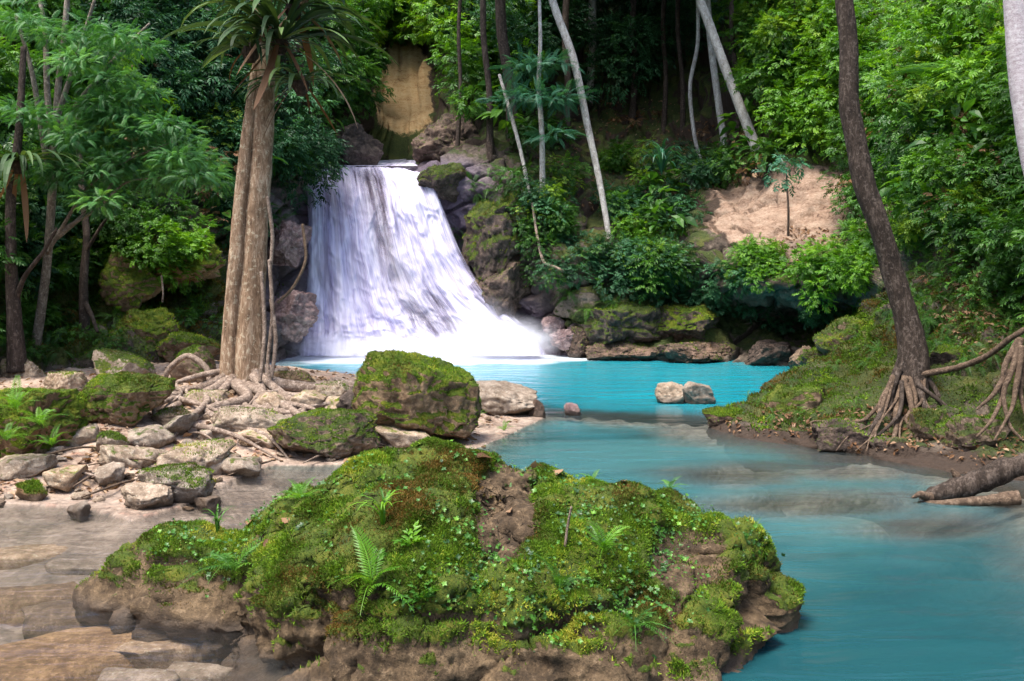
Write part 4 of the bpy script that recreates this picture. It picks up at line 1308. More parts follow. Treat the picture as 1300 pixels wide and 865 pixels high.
# ------------------------------------------------------------------ trees
B_PALE = bark_mat('pale_bark', [(.12, .10, .09), (.34, .31, .28), (.52, .50, .46)], s=2.2, vert=.35)
B_TAN = bark_mat('grey_tan_bark', [(.06, .045, .035), (.17, .135, .105), (.33, .28, .23)], s=2.4, vert=.35, moss=(.05, .075, .015), mossamt=-.05)
B_WHITE = bark_mat('whitish_bark', [(.22, .17, .18), (.42, .37, .39), (.58, .54, .56)], s=3, vert=2.5)
B_MAIN = bark_mat('ridged_tan_bark', [(.075, .042, .024), (.25, .16, .098), (.50, .38, .27)], s=2.0, vert=.22, moss=(.10, .105, .02), mossamt=-.02, bump=1.4)
B_DARK = bark_mat('dark_bark', [(.014, .010, .008), (.040, .027, .020), (.10, .072, .058)], s=2.2, vert=.3, moss=(.05, .07, .012), mossamt=-.05)
B_LEAN = bark_mat('mottled_brown_bark', [(.010, .007, .005), (.030, .020, .014), (.10, .075, .06)], s=2.4, vert=.3, moss=(.06, .085, .012), mossamt=-.06)
B_ROOT = bark_mat('root_bark', [(.07, .045, .033), (.20, .145, .11), (.38, .30, .245)], s=3, vert=1)
B_DROOT = bark_mat('dark_root_bark', [(.03, .02, .014), (.09, .058, .038), (.18, .125, .085)], s=3, vert=1)

def pts_of(lst):
    return np.array([P(*q) for q in lst])

def add_tube(name, mat, parent, base, pts, radii, nseg=10, **k):
    V, F = tube(pts, radii, nseg, **k)
    return link(name, mesh_from(name, V - base, F, mat), parent)

def px_r(px, Y): return px / 2 / FP * Y

def crown_mesh(mat, center, R, n, per, tpl, size, seed, flat=.6):
    r = np.random.default_rng(seed)
    d = r.normal(size=(n, 3))
    d /= np.linalg.norm(d, axis=1)[:, None]
    cs = center + d * (R * r.random((n, 1)) ** .45) * np.array([1, 1, flat])
    rs = R * (.18 + .16 * r.random(n))
    return clumps(cs, rs, per, tpl, size, r, seed=seed), cs

def tree(name, label, path, widths, bark, cat='tree', crown=None, limbs=(), nseg=12, group=None, rough=.07, flute=0.0):
    "path: [(px,py,Y)] from foot upward; widths in px; crown: dict(mat,R,n,per,tpl,size,seed,top=(..)); limbs: [(path, widths)]"
    if path[0][2] > 17:
        q, _ = terr_at(path[0][0], path[0][1], 5)
        dy = float(np.clip(q[1] + .05 - path[0][2], -3, 6))
        path = [(x, y, z + dy) for x, y, z in path]
    p = pts_of(path)
    base = p[0].copy()
    o = empty(name, base, label, cat, group)
    ys = [q[2] for q in path]
    rr = [px_r(w, y) for w, y in zip(widths, ys)]
    p0 = p.copy()
    p0[0, 2] -= .15
    add_tube('trunk', bark, o, base, p0, rr, nseg, seed=base[0], rough=rough, flute=flute, n=max(24, len(p) * 10))
    for lp, lw in limbs:
        q = pts_of(lp)
        add_tube('limb', bark, o, base, q, [px_r(w, y) for w, y in zip(lw, [z[2] for z in lp])], 7, seed=lp[0][0])
    if crown:
        top = p[-1] if 'at' not in crown else np.array(crown['at'], float)
        (V, F, t), cs = crown_mesh(crown['mat'], top, crown['R'], crown['n'], crown['per'], crown['tpl'], crown['size'], crown['seed'], crown.get('flat', .6))
        link('crown', mesh_from('crown', V - base, F, crown['mat'], dict(tint=t), smooth=False), o)
        r = np.random.default_rng(crown['seed'])
        tw = []
        for c in cs[::3]:
            mid = (p[-1] + c) / 2 + r.normal(size=3) * .15
            tw.append(tube([p[-1], mid, c], [rr[-1] * .6, rr[-1] * .3, .008], 5, n=8))
        V, F = join(tw)
        link('branch', mesh_from('branch', V - base, F, bark), o)
    return o, base

def cr(mat, R, n=40, per=45, tpl=None, size=.4, seed=1, **k):
    return dict(mat=mat, R=R, n=n, per=per, tpl=tpl or T_SPRAY2, size=size, seed=seed, **k)

# main tree between the bank and the pool
MT = pts_of([(314, 492, 11.0), (319, 400, 11.05), (324, 300, 11.1), (332, 200, 11.15), (336, 100, 11.2), (334, 20, 11.25), (328, -60, 11.3), (322, -220, 11.4)])
mb = ground_at(305, 492)
mb = np.array([MT[0][0] - .1, 11.0, MT[0][2]])
main = empty('riverbank_tree', mb, 'tall tan tree with a double fused trunk and spreading pale roots on the left bank', 'tree')
MT[0][2] -= .25
V, F = tube(MT, [px_r(w, 11.1) for w in (46, 36, 32, 29, 27, 26, 24, 20)], 28, n=150, rough=.09, flute=.07, seed=1.2)
link('trunk', mesh_from('trunk', V - mb, F, B_MAIN), main)
MT2 = pts_of([(289, 494, 10.95), (293, 420, 11.0), (300, 330, 11.0), (307, 240, 11.05), (316, 160, 11.1), (324, 95, 11.15), (330, 60, 11.2)])
MT2[0][2] -= .25
V, F = tube(MT2, [px_r(w, 11) for w in (30, 22, 20, 18, 16, 13, 6)], 20, n=120, rough=.10, flute=.06, seed=4.2)
link('trunk', mesh_from('trunk', V - mb, F, B_MAIN), main)
for k, (a, w) in enumerate([([(338, 60, 11.2), (380, 10, 11.0), (420, -60, 10.8), (480, -180, 10.5)], (14, 11, 9, 6)),
                            ([(330, 10, 11.3), (300, -60, 11.6), (250, -160, 12)], (16, 12, 8))]):
    add_tube('limb', B_MAIN, main, mb, pts_of(a), [px_r(q, 11) for q in w], 9, seed=k)
(V, F, t), cs = crown_mesh(L_MID, np.array([-3.2, 11.6, 8.6]), 1.7, 26, 50, T_SPRAY2, .34, 5)
link('crown', mesh_from('crown', V - mb, F, L_MID, dict(tint=t), smooth=False), main)

def gpath(lst, lift=.03):
    out = []
    for q in lst:
        if len(q) == 3: out.append(P(*q))
        else:
            g = ground_at(*q)
            out.append(g + np.array([0, 0, lift]))
    return np.array(out)

ROOTS = [  # pale roots of the main tree over the bank, photo pixels
 [(325, 470, 10.85), (335, 492, 10.7), (322, 512), (330, 530), (318, 545)], [(322, 478, 10.8), (318, 500, 10.6), (330, 520), (352, 532), (345, 548)],
 [(330, 475, 10.85), (350, 495, 10.7), (385, 512), (430, 520), (470, 528), (500, 545)], [(332, 480, 10.85), (365, 500, 10.6), (400, 525), (440, 540), (470, 560)],
 [(296, 480, 10.9), (270, 500, 10.6), (235, 515), (215, 530), (205, 545)], [(292, 482, 10.9), (255, 505), (240, 525), (222, 540), (212, 560)],
 [(300, 488, 10.8), (290, 512), (268, 530), (275, 548), (262, 566)], [(310, 486, 10.8), (302, 510), (312, 530), (296, 552), (300, 572)],
 [(334, 478, 10.9), (372, 492, 10.8), (410, 492), (445, 500), (480, 515), (520, 535)], [(290, 470, 10.95), (262, 478, 10.9), (235, 492, 10.8), (220, 510), (196, 520)],
 [(340, 500, 10.5), (360, 515), (395, 532), (402, 548), (440, 556)], [(288, 478, 10.9), (240, 500), (200, 512), (180, 528), (160, 540)],
 [(315, 490, 10.7), (340, 518), (372, 540), (366, 560), (392, 580)], [(280, 490, 10.8), (225, 530), (230, 552), (200, 566), (180, 580)],
 [(336, 485, 10.8), (400, 500), (440, 492), (470, 505), (498, 520), (505, 540)]]
_rr = np.random.default_rng(9)
for k, q in enumerate(ROOTS):
    p = gpath(q, .035)
    p[1:-1] += _rr.normal(size=(len(p) - 2, 3)) * np.array([.10, .10, .03])
    p[2:-1, 2] += .03
    p[-1, 2] -= .08
    n = len(p)
    V, F = tube(p, np.linspace(.055, .010, n) * (.7 + .6 * _rr.random()), 9, n=60, rough=.18, seed=k)
    link('root', mesh_from('root', V - mb, F, B_ROOT), main)
    for j in range(2):   # forks
        i = _rr.integers(1, n - 1)
        e = p[i] + np.array([_rr.normal() * .5, -.35 - .3 * _rr.random(), 0])
        e[2] = float(ground_z(np.array([e[0]]), np.array([e[1]]))[0]) - .01
        m_ = (p[i] + e) / 2 + np.array([_rr.normal() * .12, 0, .06])
        V, F = tube([p[i], m_, e], [.035, .022, .008], 7, n=24, rough=.15, seed=k + j)
        link('root', mesh_from('root', V - mb, F, B_ROOT), main)
for k, q in enumerate([[(342, 330, 10.9), (346, 400, 10.85), (340, 460, 10.8), (345, 490, 10.7)], [(344, 380, 10.9), (350, 430, 10.8), (345, 480, 10.75)],
                       [(332, 345, 10.75), (336, 420, 10.7), (330, 485, 10.6)], [(340, 250, 10.95), (346, 300, 10.95), (343, 345, 10.9)]]):
    V, F = tube(pts_of(q), [.022, .024, .02, .018][:len(q)], 7, n=40, rough=.15, seed=k + 50)
    link('aerial_root', mesh_from('aerial_root', V - mb, F, B_ROOT), main)
p = np.array([P(205, 500, 11.3), P(214, 470, 11.2), P(238, 452, 11.15), P(262, 468, 11.1), P(268, 500, 11.0)])
V, F = tube(p, [.03, .035, .035, .035, .03], 8, n=40, rough=.15)
link('root', mesh_from('root', V - mb, F, B_ROOT), main)

# strap-leaved epiphytes on the main tree
def rosette(name, label, at, n, L, rng, up=.6, w=.055, mat=None, dead=0, hang=None, cat='plant', group=None):
    o = empty(name, at, label, cat, group)
    lists = {'leaf': [], 'dead_leaf': []}
    for k in range(n + dead):
        az = rng.uniform(0, 2 * PI)
        el = rng.uniform(.1, 1.25) * up if k < n else rng.uniform(-1.3, -.5)
        tpl = t_strap(w * rng.uniform(.7, 1.2), 1.0, rng.uniform(.3, .9), 10, .3, el)
        D = np.array([[math.cos(az), math.sin(az), 0]])
        V, F, t = bake(tpl, frames(D), np.zeros((1, 3)) + D * .05, np.array([rng.uniform(.1, .9)]), np.array([L * rng.uniform(.55, 1.1)]))
        lists['leaf' if k < n else 'dead_leaf'].append((V, F, t))
    for nm, l in lists.items():
        if not l: continue
        V, F, t = merge_baked(l)
        link(nm, mesh_from(nm, V, F, (mat or L_STRAP) if nm == 'leaf' else L_DRY, dict(tint=t), smooth=False), o)
    V, F = tube([(0, 0, -.16), (0, 0, -.05), (0, 0, .06)], [.05, .10, .05], 10, n=12, rough=.3)
    link('root_ball', mesh_from('root_ball', V, F, B_DARK), o)
    return o
_re = np.random.default_rng(31)
rosette('epiphyte', 'largest rosette of long dark strap leaves perched on the main tree trunk', P(356, 52, 10.95), 70, 1.35, _re, .95, dead=4, w=.036)
rosette('epiphyte', 'drooping strap leaved epiphyte hanging right of the main trunk below the largest rosette', P(382, 104, 10.9), 30, .8, _re, .4, dead=5, w=.036)
rosette('epiphyte', 'small strap leaved rosette on the left side of the main trunk near the top', P(318, 62, 10.9), 20, .8, _re, .5, dead=2, w=.04)
rosette('epiphyte', 'upper strap leaved rosette at the top edge of the photo on the main tree', P(372, 8, 10.9), 40, 1.1, _re, .9, dead=3, w=.04)

# leaning tree on the right bank
LT = [(1150, 505, 9.95), (1160, 455, 10.0), (1150, 400, 10.05), (1132, 340, 10.1), (1116, 285, 10.1), (1098, 235, 10.15), (1087, 180, 10.18), (1078, 130, 10.2), (1078, 60, 10.25), (1070, -20, 10.3), (1062, -160, 10.4)]
lean, lb = tree('leaning_tree', 'mottled brown tree leaning over the pool, its roots gripping the mossy right bank', LT,
                (54, 39, 30, 27, 26, 28, 26, 25, 23, 22, 20), B_LEAN, nseg=20, rough=.10, flute=.05,
                crown=cr(L_BRIGHT, 1.0, 16, 50, T_SPRAY, .30, 11, at=(2.3, 10.2, 9.2)))
LROOTS = [
 ([(1140, 470, 9.9), (1128, 505, 9.7), (1112, 535, 9.4), (1100, 555, 9.2)], .10), ([(1150, 480, 9.85), (1140, 515, 9.6), (1130, 545, 9.3), (1126, 575, 9.05)], .09),
 ([(1162, 480, 9.85), (1166, 520, 9.6), (1180, 550, 9.3), (1190, 575, 9.0)], .085), ([(1135, 490, 9.85), (1105, 530, 9.6), (1070, 540, 9.45), (1040, 540, 9.5), (1038, 552, 9.4)], .045),
 ([(1170, 470, 9.9), (1195, 505, 9.75), (1185, 540, 9.5), (1182, 565, 9.2)], .06), ([(1168, 476, 9.85), (1210, 466, 9.7), (1250, 455, 9.4), (1290, 430, 9.1), (1325, 405, 8.9)], .075),
 ([(1145, 485, 9.8), (1135, 530, 9.45), (1100, 556, 9.2), (1085, 572, 9.1)], .05), ([(1152, 490, 9.75), (1158, 530, 9.4), (1150, 560, 9.15)], .07),
 ([(1165, 488, 9.75), (1205, 520, 9.5), (1225, 550, 9.1), (1235, 575, 8.8)], .05)]
for k, (q, r0) in enumerate(LROOTS):
    n = len(q)
    r0 *= .5 if k != 5 else .45
    q = pts_of(q)
    q[1:-1] += _rr.normal(size=(n - 2, 3)) * .035
    V, F = tube(q, np.linspace(r0, r0 * (.75 if k == 5 else .3), n), 10, n=60, rough=.35, seed=k * 3.1)
    link('root', mesh_from('root', V - lb, F, B_LEAN if k % 2 == 0 else B_DROOT), lean)

for k in range(7):
    x0, x1 = _rr.uniform(1128, 1172), _rr.uniform(1060, 1280)
    n = 5
    f = np.linspace(0, 1, n)
    q = np.array([P(x0 + (x1 - x0) * t + _rr.normal() * 6, 478 + 95 * t ** .8, 9.85 - .85 * t) for t in f])
    V, F = tube(q, np.linspace(.022, .006, n) * _rr.uniform(.6, 1.3), 7, n=40, rough=.3, seed=k)
    link('root', mesh_from('root', V - lb, F, B_DROOT), lean)

# roots that hang at the right edge: one hanging root system
hb = P(1290, 440, 8.9)
hr = empty('hanging_roots', hb, 'tangle of thin brown roots hanging down the right bank near the edge', 'roots')
for k, q in enumerate([[(1296, 430, 8.9), (1285, 470, 8.8), (1274, 500, 8.75), (1282, 540, 8.6), (1300, 560, 8.5)],
                       [(1294, 432, 8.95), (1276, 465, 8.85), (1272, 505, 8.8), (1258, 535, 8.6), (1240, 555, 8.6)],
                       [(1298, 440, 8.85), (1290, 490, 8.75), (1284, 520, 8.65), (1262, 560, 8.5)],
                       [(1300, 450, 8.85), (1296, 500, 8.8), (1306, 540, 8.6)], [(1280, 470, 8.85), (1262, 500, 8.8), (1240, 520, 8.8)]]):
    V, F = tube(pts_of(q), np.linspace(.035, .010, len(q)), 7, n=40, rough=.2, seed=k)
    link('root', mesh_from('root', V - hb, F, B_DROOT), hr)

# driftwood
db = W(1235, 640)
dw = empty('driftwood', db, 'grey brown driftwood log with broken end lying in the shallow water by the right bank', 'log')
for nm, q, r in [('log', [(1168, 636, 7.35), (1190, 628, 7.35), (1225, 618, 7.35), (1270, 600, 7.3), (1330, 580, 7.2), (1400, 560, 7.1)], (.02, .065, .085, .085, .075, .07)),
                 ('broken_limb', [(1165, 638, 7.3), (1200, 640, 7.2), (1250, 636, 7.15), (1294, 632, 7.1)], (.012, .03, .04, .055)),
                 ('snag', [(1222, 618, 7.4), (1214, 604, 7.4), (1208, 596, 7.4)], (.045, .03, .012)),
                 ('snag', [(1180, 632, 7.3), (1168, 628, 7.25), (1158, 632, 7.2)], (.04, .025, .008)),
                 ('snag', [(1240, 612, 7.38), (1226, 600, 7.45)], (.03, .01))]:
    V, F = tube(pts_of(q), r, 14, n=60, rough=.32, seed=len(q) + r[0] * 50, knob=.5 if nm == 'log' else 0)
    link(nm, mesh_from(nm, V - db, F, B_DROOT if nm != 'log' else B_LEAN), dw)

# trees with pale stems on the far slope
def g(px, py):
    p, _ = terr_at(px, py)
    return p[1]
tree('pale_tree', 'long white leaning trunk on the bank edge right of the waterfall',
     [(776, 308, 19.6), (762, 235, 19.9), (746, 160, 20.2), (728, 75, 20.4), (706, 15, 20.6), (690, -40, 20.8), (660, -160, 21)], (7, 8, 9, 10, 10, 9, 8), B_PALE,
     crown=cr(L_MID, 2.6, 40, 50, T_SPRAY2, .45, 41))
tree('pale_tree', 'straight spotted grey trunk high on the dark slope just right of the white leaning one',
     [(748, 128, 24), (752, 60, 24), (752, 0, 24), (752, -120, 24.2)], (9, 10, 10, 9), B_PALE, crown=cr(L_DEEP, 2.8, 40, 50, T_SPRAY2, .5, 42))
tree('pale_tree', 'thick mottled trunk leaning left above the clay slope', [(966, 195, 20.2), (945, 150, 20.4), (920, 85, 20.6), (900, 30, 20.8), (886, -10, 21), (860, -120, 21.3)],
     (15, 13, 12, 12, 11, 9), B_PALE, crown=cr(L_MID, 2.6, 40, 50, T_SPRAY2, .45, 43))
tree('pale_tree', 'pale trunk behind the thick mottled leaning one, nearly upright', [(922, 190, 21.4), (912, 130, 21.6), (903, 60, 21.8), (898, 0, 22), (890, -120, 22.3)],
     (9, 9, 9, 8, 7), B_PALE, crown=cr(L_DEEP, 2.4, 36, 50, T_SPRAY2, .45, 44))
tree('slender_tree', 'thin wavy pale stem left of the pale upright trunk above the clay slope', [(895, 214, 20.8), (882, 175, 20.9), (876, 110, 21), (886, 50, 21.2), (884, -60, 21.5)],
     (5, 5, 5, 5, 4), B_PALE, nseg=8, crown=cr(L_MID, 1.4, 20, 45, T_SPRAY2, .4, 45))
tree('slender_tree', 'thin bent pale stem growing on top of the mossy cliff right of the waterfall', [(676, 262, 19.9), (664, 205, 20.2), (650, 150, 20.5), (634, 95, 20.8)],
     (5, 5, 5, 4), B_PALE, nseg=8)
tr, tb = tree('sapling', 'slim sapling with flat tiers of bluish green leaves on the dark slope', [(689, 250, 20.2), (688, 170, 20.4), (684, 110, 20.5), (686, 50, 20.6), (684, -20, 20.8)],
     (8, 7, 6, 5, 4), B_PALE, nseg=9)
r = np.random.default_rng(61)
cs = [P(688 + dx, y, 20.2 + dz) for (dx, y, dz) in [(-20, 85, 0), (15, 82, .2), (-25, 122, 0), (20, 126, -.1), (-5, 122, -.3), (35, 122, .1), (12, 172, -.1), (-40, 126, .2), (0, 84, .3)]]
V, F, t = clumps(cs, [.42] * len(cs), 26, T_FROND, .5, r, flat=.22, droop=.1, tintbase=.45)
link('crown', mesh_from('crown', V - tb, F, L_BLUE, dict(tint=t), smooth=False), tr)
for k, (x0, y0, x1, w, lab) in enumerate([
    (652, 190, 634, 14, 'dark brown trunk above the right lip of the waterfall, widest of the dark trunks'), (622, 200, 614, 8, 'thin dark trunk behind the brown boulder at the waterfall lip'),
    (580, 190, 588, 5, 'very thin dark stem in front of the big brown boulder'), (842, 165, 846, 6, 'dark straight stem in the middle of the shaded slope'),
    (866, 178, 862, 6, 'dark stem just left of the wavy pale stem'), (936, 185, 930, 6, 'brownish stem between the two mottled trunks'),
    (718, 190, 722, 9, 'dark trunk left of the white leaning trunk in the shade'), (802, 150, 808, 8, 'dark trunk right of the spotted grey trunk on the shaded slope')]):
    Y = (g(x0, y0) or 23) - .05
    tree('dark_tree', lab, [(x0, y0, Y), ((x0 * 2 + x1) / 3 + 2, y0 * .6, Y + .15), ((x0 + x1 * 2) / 3 - 3, y0 * .2, Y + .3), (x1, -60, Y + .5), (x1, -160, Y + .7)], (w * 1.3, w, w, w * .9, w * .7),
         B_DARK, nseg=9, crown=cr(L_DEEP, 2.0, 26, 45, T_SPRAY2, .5, 300 + k) if x0 > 690 else None)
tree('pale_tree', 'white barked trunk cut by the right edge of the photo', [(1372, 500, 8.7), (1345, 330, 8.75), (1314, 200, 8.8), (1298, 100, 8.85), (1291, 0, 8.9), (1284, -120, 8.95)],
     (40, 36, 34, 32, 31, 28), B_WHITE, nseg=18, crown=cr(L_BRIGHT, 1.0, 16, 50, T_SPRAY, .28, 51, at=(4.4, 8.6, 8.6)))
sp, sb_ = tree('sapling', 'single thin sapling with a few leaves in front of the orange clay slope', [(1000, 302, 17.4), (1001, 270, 17.4), (999, 235, 17.5), (998, 212, 17.5)], (3, 3, 2.5, 2), B_DARK, nseg=7)
V, F, t = clumps([P(996, 232, 17.4), P(990, 204, 17.4), P(1010, 206, 17.5), P(984, 218, 17.4)], [.22] * 4, 9, T_SPRAY, .34, np.random.default_rng(8), flat=.5)
link('crown', mesh_from('crown', V - sb_, F, L_BLUE, dict(tint=t), smooth=False), sp)
tree('dark_tree', 'young dark stem rising from the mossy left slope beside the yellow mossy shoulder', [(108, 425, 14.0), (106, 360, 14.1), (110, 300, 14.3), (104, 240, 14.6), (98, 150, 15)],
     (14, 11, 9, 8, 6), B_DARK, nseg=9, limbs=[([(108, 385, 14.05), (116, 400, 13.9), (124, 422, 13.8)], (8, 6, 4)), ([(109, 320, 14.2), (130, 285, 14.2), (150, 262, 14.1)], (5, 4, 3))])

# feathery tree of the left bank
ft, fb_ = tree('feathery_tree', 'multi stemmed pale tree with layered feathery leaves spreading over the left slope',
     [(40, 462, 13.3), (58, 350, 13.25), (66, 250, 13.2), (70, 180, 13.2), (74, 110, 13.2), (82, 40, 13.2), (90, -60, 13.2)], (13, 11, 10, 9, 8, 7, 6), B_TAN, nseg=12,
     limbs=[([(66, 240, 13.2), (52, 160, 13.1), (40, 90, 13.0), (20, 20, 13)], (10, 8, 6, 4)), ([(70, 190, 13.2), (100, 130, 13.1), (150, 70, 13), (190, 30, 12.9)], (9, 7, 5, 3)),
            ([(68, 200, 13.2), (60, 120, 13.3), (56, 30, 13.4), (40, -40, 13.4)], (9, 8, 6, 4)), ([(72, 150, 13.2), (95, 80, 13.1), (120, 0, 13)], (8, 6, 4)),
            ([(60, 322, 13.2), (110, 240, 12.8), (160, 205, 12.5), (220, 180, 12.3)], (5, 4, 3, 2)), ([(62, 300, 13.2), (120, 268, 12.8), (160, 232, 12.6), (215, 225, 12.4)], (5, 4, 3, 2)),
            ([(61, 312, 13.2), (130, 250, 12.8), (170, 190, 12.7)], (6, 5, 3))])
r = np.random.default_rng(71)
tiers = [(150, 140, 45, 14, 8), (130, 160, 60, 14, 10), (190, 165, 50, 12, 9), (160, 190, 80, 14, 14), (215, 192, 45, 12, 9), (240, 215, 40, 12, 9), (180, 222, 70, 14, 12), (120, 215, 50, 14, 8),
         (60, 150, 40, 14, 6), (140, 40, 40, 14, 7), (130, 90, 45, 14, 7), (40, 30, 40, 20, 6), (100, 60, 40, 14, 6), (130, 255, 40, 10, 6), (60, 220, 30, 20, 5), (160, 110, 35, 10, 6)]
cs = []
for (x, y, rx, ry, n) in tiers:
    for _ in range(n):
        dx = r.uniform(-rx, rx)
        cs.append(P(x + dx, y + r.uniform(-ry, ry) + .18 * dx, 12.6 + r.normal() * .35))
V, F, t = clumps(cs, [.28] * len(cs), 30, T_FROND, .25, r, flat=.30, droop=.25, tintbase=.5)
link('crown', mesh_from('crown', V - fb_, F, L_FEATHER, dict(tint=t), smooth=False), ft)

# dark tree at the left edge with hanging strap leaves
dt, dtb = tree('dark_tree', 'gnarled dark trunk at the left edge of the view with a forking branch', [(22, 458, 12.3), (18, 400, 12.3), (14, 330, 12.3), (14, 250, 12.3), (24, 170, 12.3), (30, 60, 12.4)],
     (25, 18, 14, 12, 10, 7), B_DARK, nseg=12, limbs=[([(20, 380, 12.3), (32, 350, 12.2), (55, 320, 12.1), (72, 290, 12)], (8, 6, 5, 3))])
rosette('epiphyte', 'long strap leaves hanging on the gnarled dark trunk at the left edge', P(24, 205, 12.1), 40, 1.0, _re, .35, dead=3, w=.035)

# ------------------------------------------------------------------ single plants one can point at
def bush(name, label, px, py, size_px, mat, tpl, leaf, n, seed, per=40, flat=.8, cat='bush', off=.15, Y=None):
    if Y is None:
        p, nr = terr_at(px, py)
    else:
        p, nr = P(px, py, Y), np.array([0, -.5, .8])
    s = size_px / FP * p[1]
    r = np.random.default_rng(seed)
    base = p - nr * .05
    c0 = p + (nr + np.array([0, -.5, .6])) * off
    d = r.normal(size=(n, 3))
    cs = c0 + d / np.linalg.norm(d, axis=1)[:, None] * (s * .36 * r.random((n, 1)) ** .5) * np.array([1, .8, flat])
    V, F, t = clumps(cs, s * (.14 + .10 * r.random(n)), per, tpl, leaf, r, seed=seed)
    o = empty(name, base, label, cat)
    link('foliage', mesh_from('foliage', V - base, F, mat, dict(tint=t), smooth=False), o)
    st = [tube([base - nr * .1, (base + c) / 2 + r.normal(size=3) * .05, c], [.018, .012, .005], 5, n=8) for c in cs[:8]]
    V, F = join(st)
    link('stem', mesh_from('stem', V - base, F, B_DARK), o)
    return o
bush('bush', 'bright green leafy bush crowning the overhanging mossy ledge left of the main tree', 215, 322, 110, L_BRIGHT, SP, .2, 12, 401)
bush('bush', 'light green bush beside the foot of the white leaning trunk on the shaded slope', 782, 212, 66, L_BRIGHT, SP, .26, 9, 402)
bush('bush', 'pale leafed bush directly below the white leaning trunk', 800, 302, 60, L_BRIGHT, SP, .2, 8, 403)
bush('bush', 'glossy dark bush on the far bank between the white leaning trunk and the clay slope', 826, 345, 110, L_MID, S2, .3, 14, 404)
bush('bush', 'small bright bush growing at the lip of the undercut bank below the clay slope', 962, 345, 74, L_BRIGHT, SP, .19, 9, 405)
bush('bush', 'bright ferny bush at the right end of the undercut lip below the clay slope', 1062, 352, 90, L_BRIGHT, FR, .30, 12, 406, per=16)
bush('bush', 'round leafy shrub hanging over the mossy cliff right of the waterfall', 700, 285, 70, L_MID, SP, .2, 10, 407)
bush('bush', 'light green shrub on the top of the clay slope left of the leaning tree', 1010, 160, 90, L_BRIGHT, SP, .3, 10, 408)
bush('bush', 'yellow green leafy shrub near the right edge beside the white barked trunk', 1262, 262, 80, L_YELLOW, S2, .24, 9, 409)
bush('bush', 'bright green shrub high above the orange clay cliff behind the waterfall', 520, 36, 80, L_YELLOW, SP, .42, 10, 410, off=.5)
bush('bush', 'leafy shrub leaning over the left side of the orange clay cliff', 446, 95, 60, L_MID, SP, .36, 9, 411, off=.4)
bush('bush', 'leafy shrub leaning over the right side of the orange clay cliff', 608, 90, 70, L_BRIGHT, SP, .36, 9, 412, off=.3)
bush('bush', 'ferny shrub at the top of the clay slope below the thick mottled trunk', 990, 205, 60, L_MID, FR, .36, 8, 413, per=14)

def fernplant(name, label, at, n, L, mat, seed, nr=(0, -.3, 1), tpl=None, lo=.2, hi=1.1, cat='fern', arch=None, group=None, tint=.55):
    r = np.random.default_rng(seed)
    az = np.linspace(0, 2 * PI, n, endpoint=False) + r.normal(size=n) * .3
    el = r.uniform(lo, hi, n)
    D = np.stack([np.cos(az) * np.cos(el), np.sin(az) * np.cos(el), np.sin(el)], 1) + np.array(nr) * .25
    V, F, t = bake(tpl or T_FERN, frames(D, (0, 0, 1)), np.zeros((n, 3)), np.clip(tint + r.normal(size=n) * .2, 0, 1), L * (.6 + .6 * r.random(n)))
    o = link(name, mesh_from(name, V, F, mat, dict(tint=t), smooth=False), None, at)
    return tag(o, label, cat, group)
p, nr = terr_at(838, 248)
fernplant('fern', 'blue green grassy clump drooping on the shaded slope right of the white leaning trunk', p + np.array([0, -.3, .4]), 46, 1.15, L_BLUE, 501, tpl=t_strap(.022, 1, 1.0, 8, .2, .7))
p, nr = terr_at(1215, 165)
fernplant('palm', 'drooping feathery palm fronds on the right slope behind the leaning tree', p + np.array([-.1, -.9, .3]), 12, .85, L_MID, 502, tpl=T_PALM, lo=-.1, hi=.8, cat='palm')
p, nr = terr_at(1165, 250)
fernplant('fern', 'arching fern right behind the leaning tree trunk', p + np.array([0, -.3, .1]), 12, .8, L_MID, 503)
p, nr = terr_at(1240, 300)
fernplant('fern', 'bright fern under the yellow green shrub near the right edge', p + np.array([0, -.3, .1]), 12, .6, L_BRIGHT, 504)

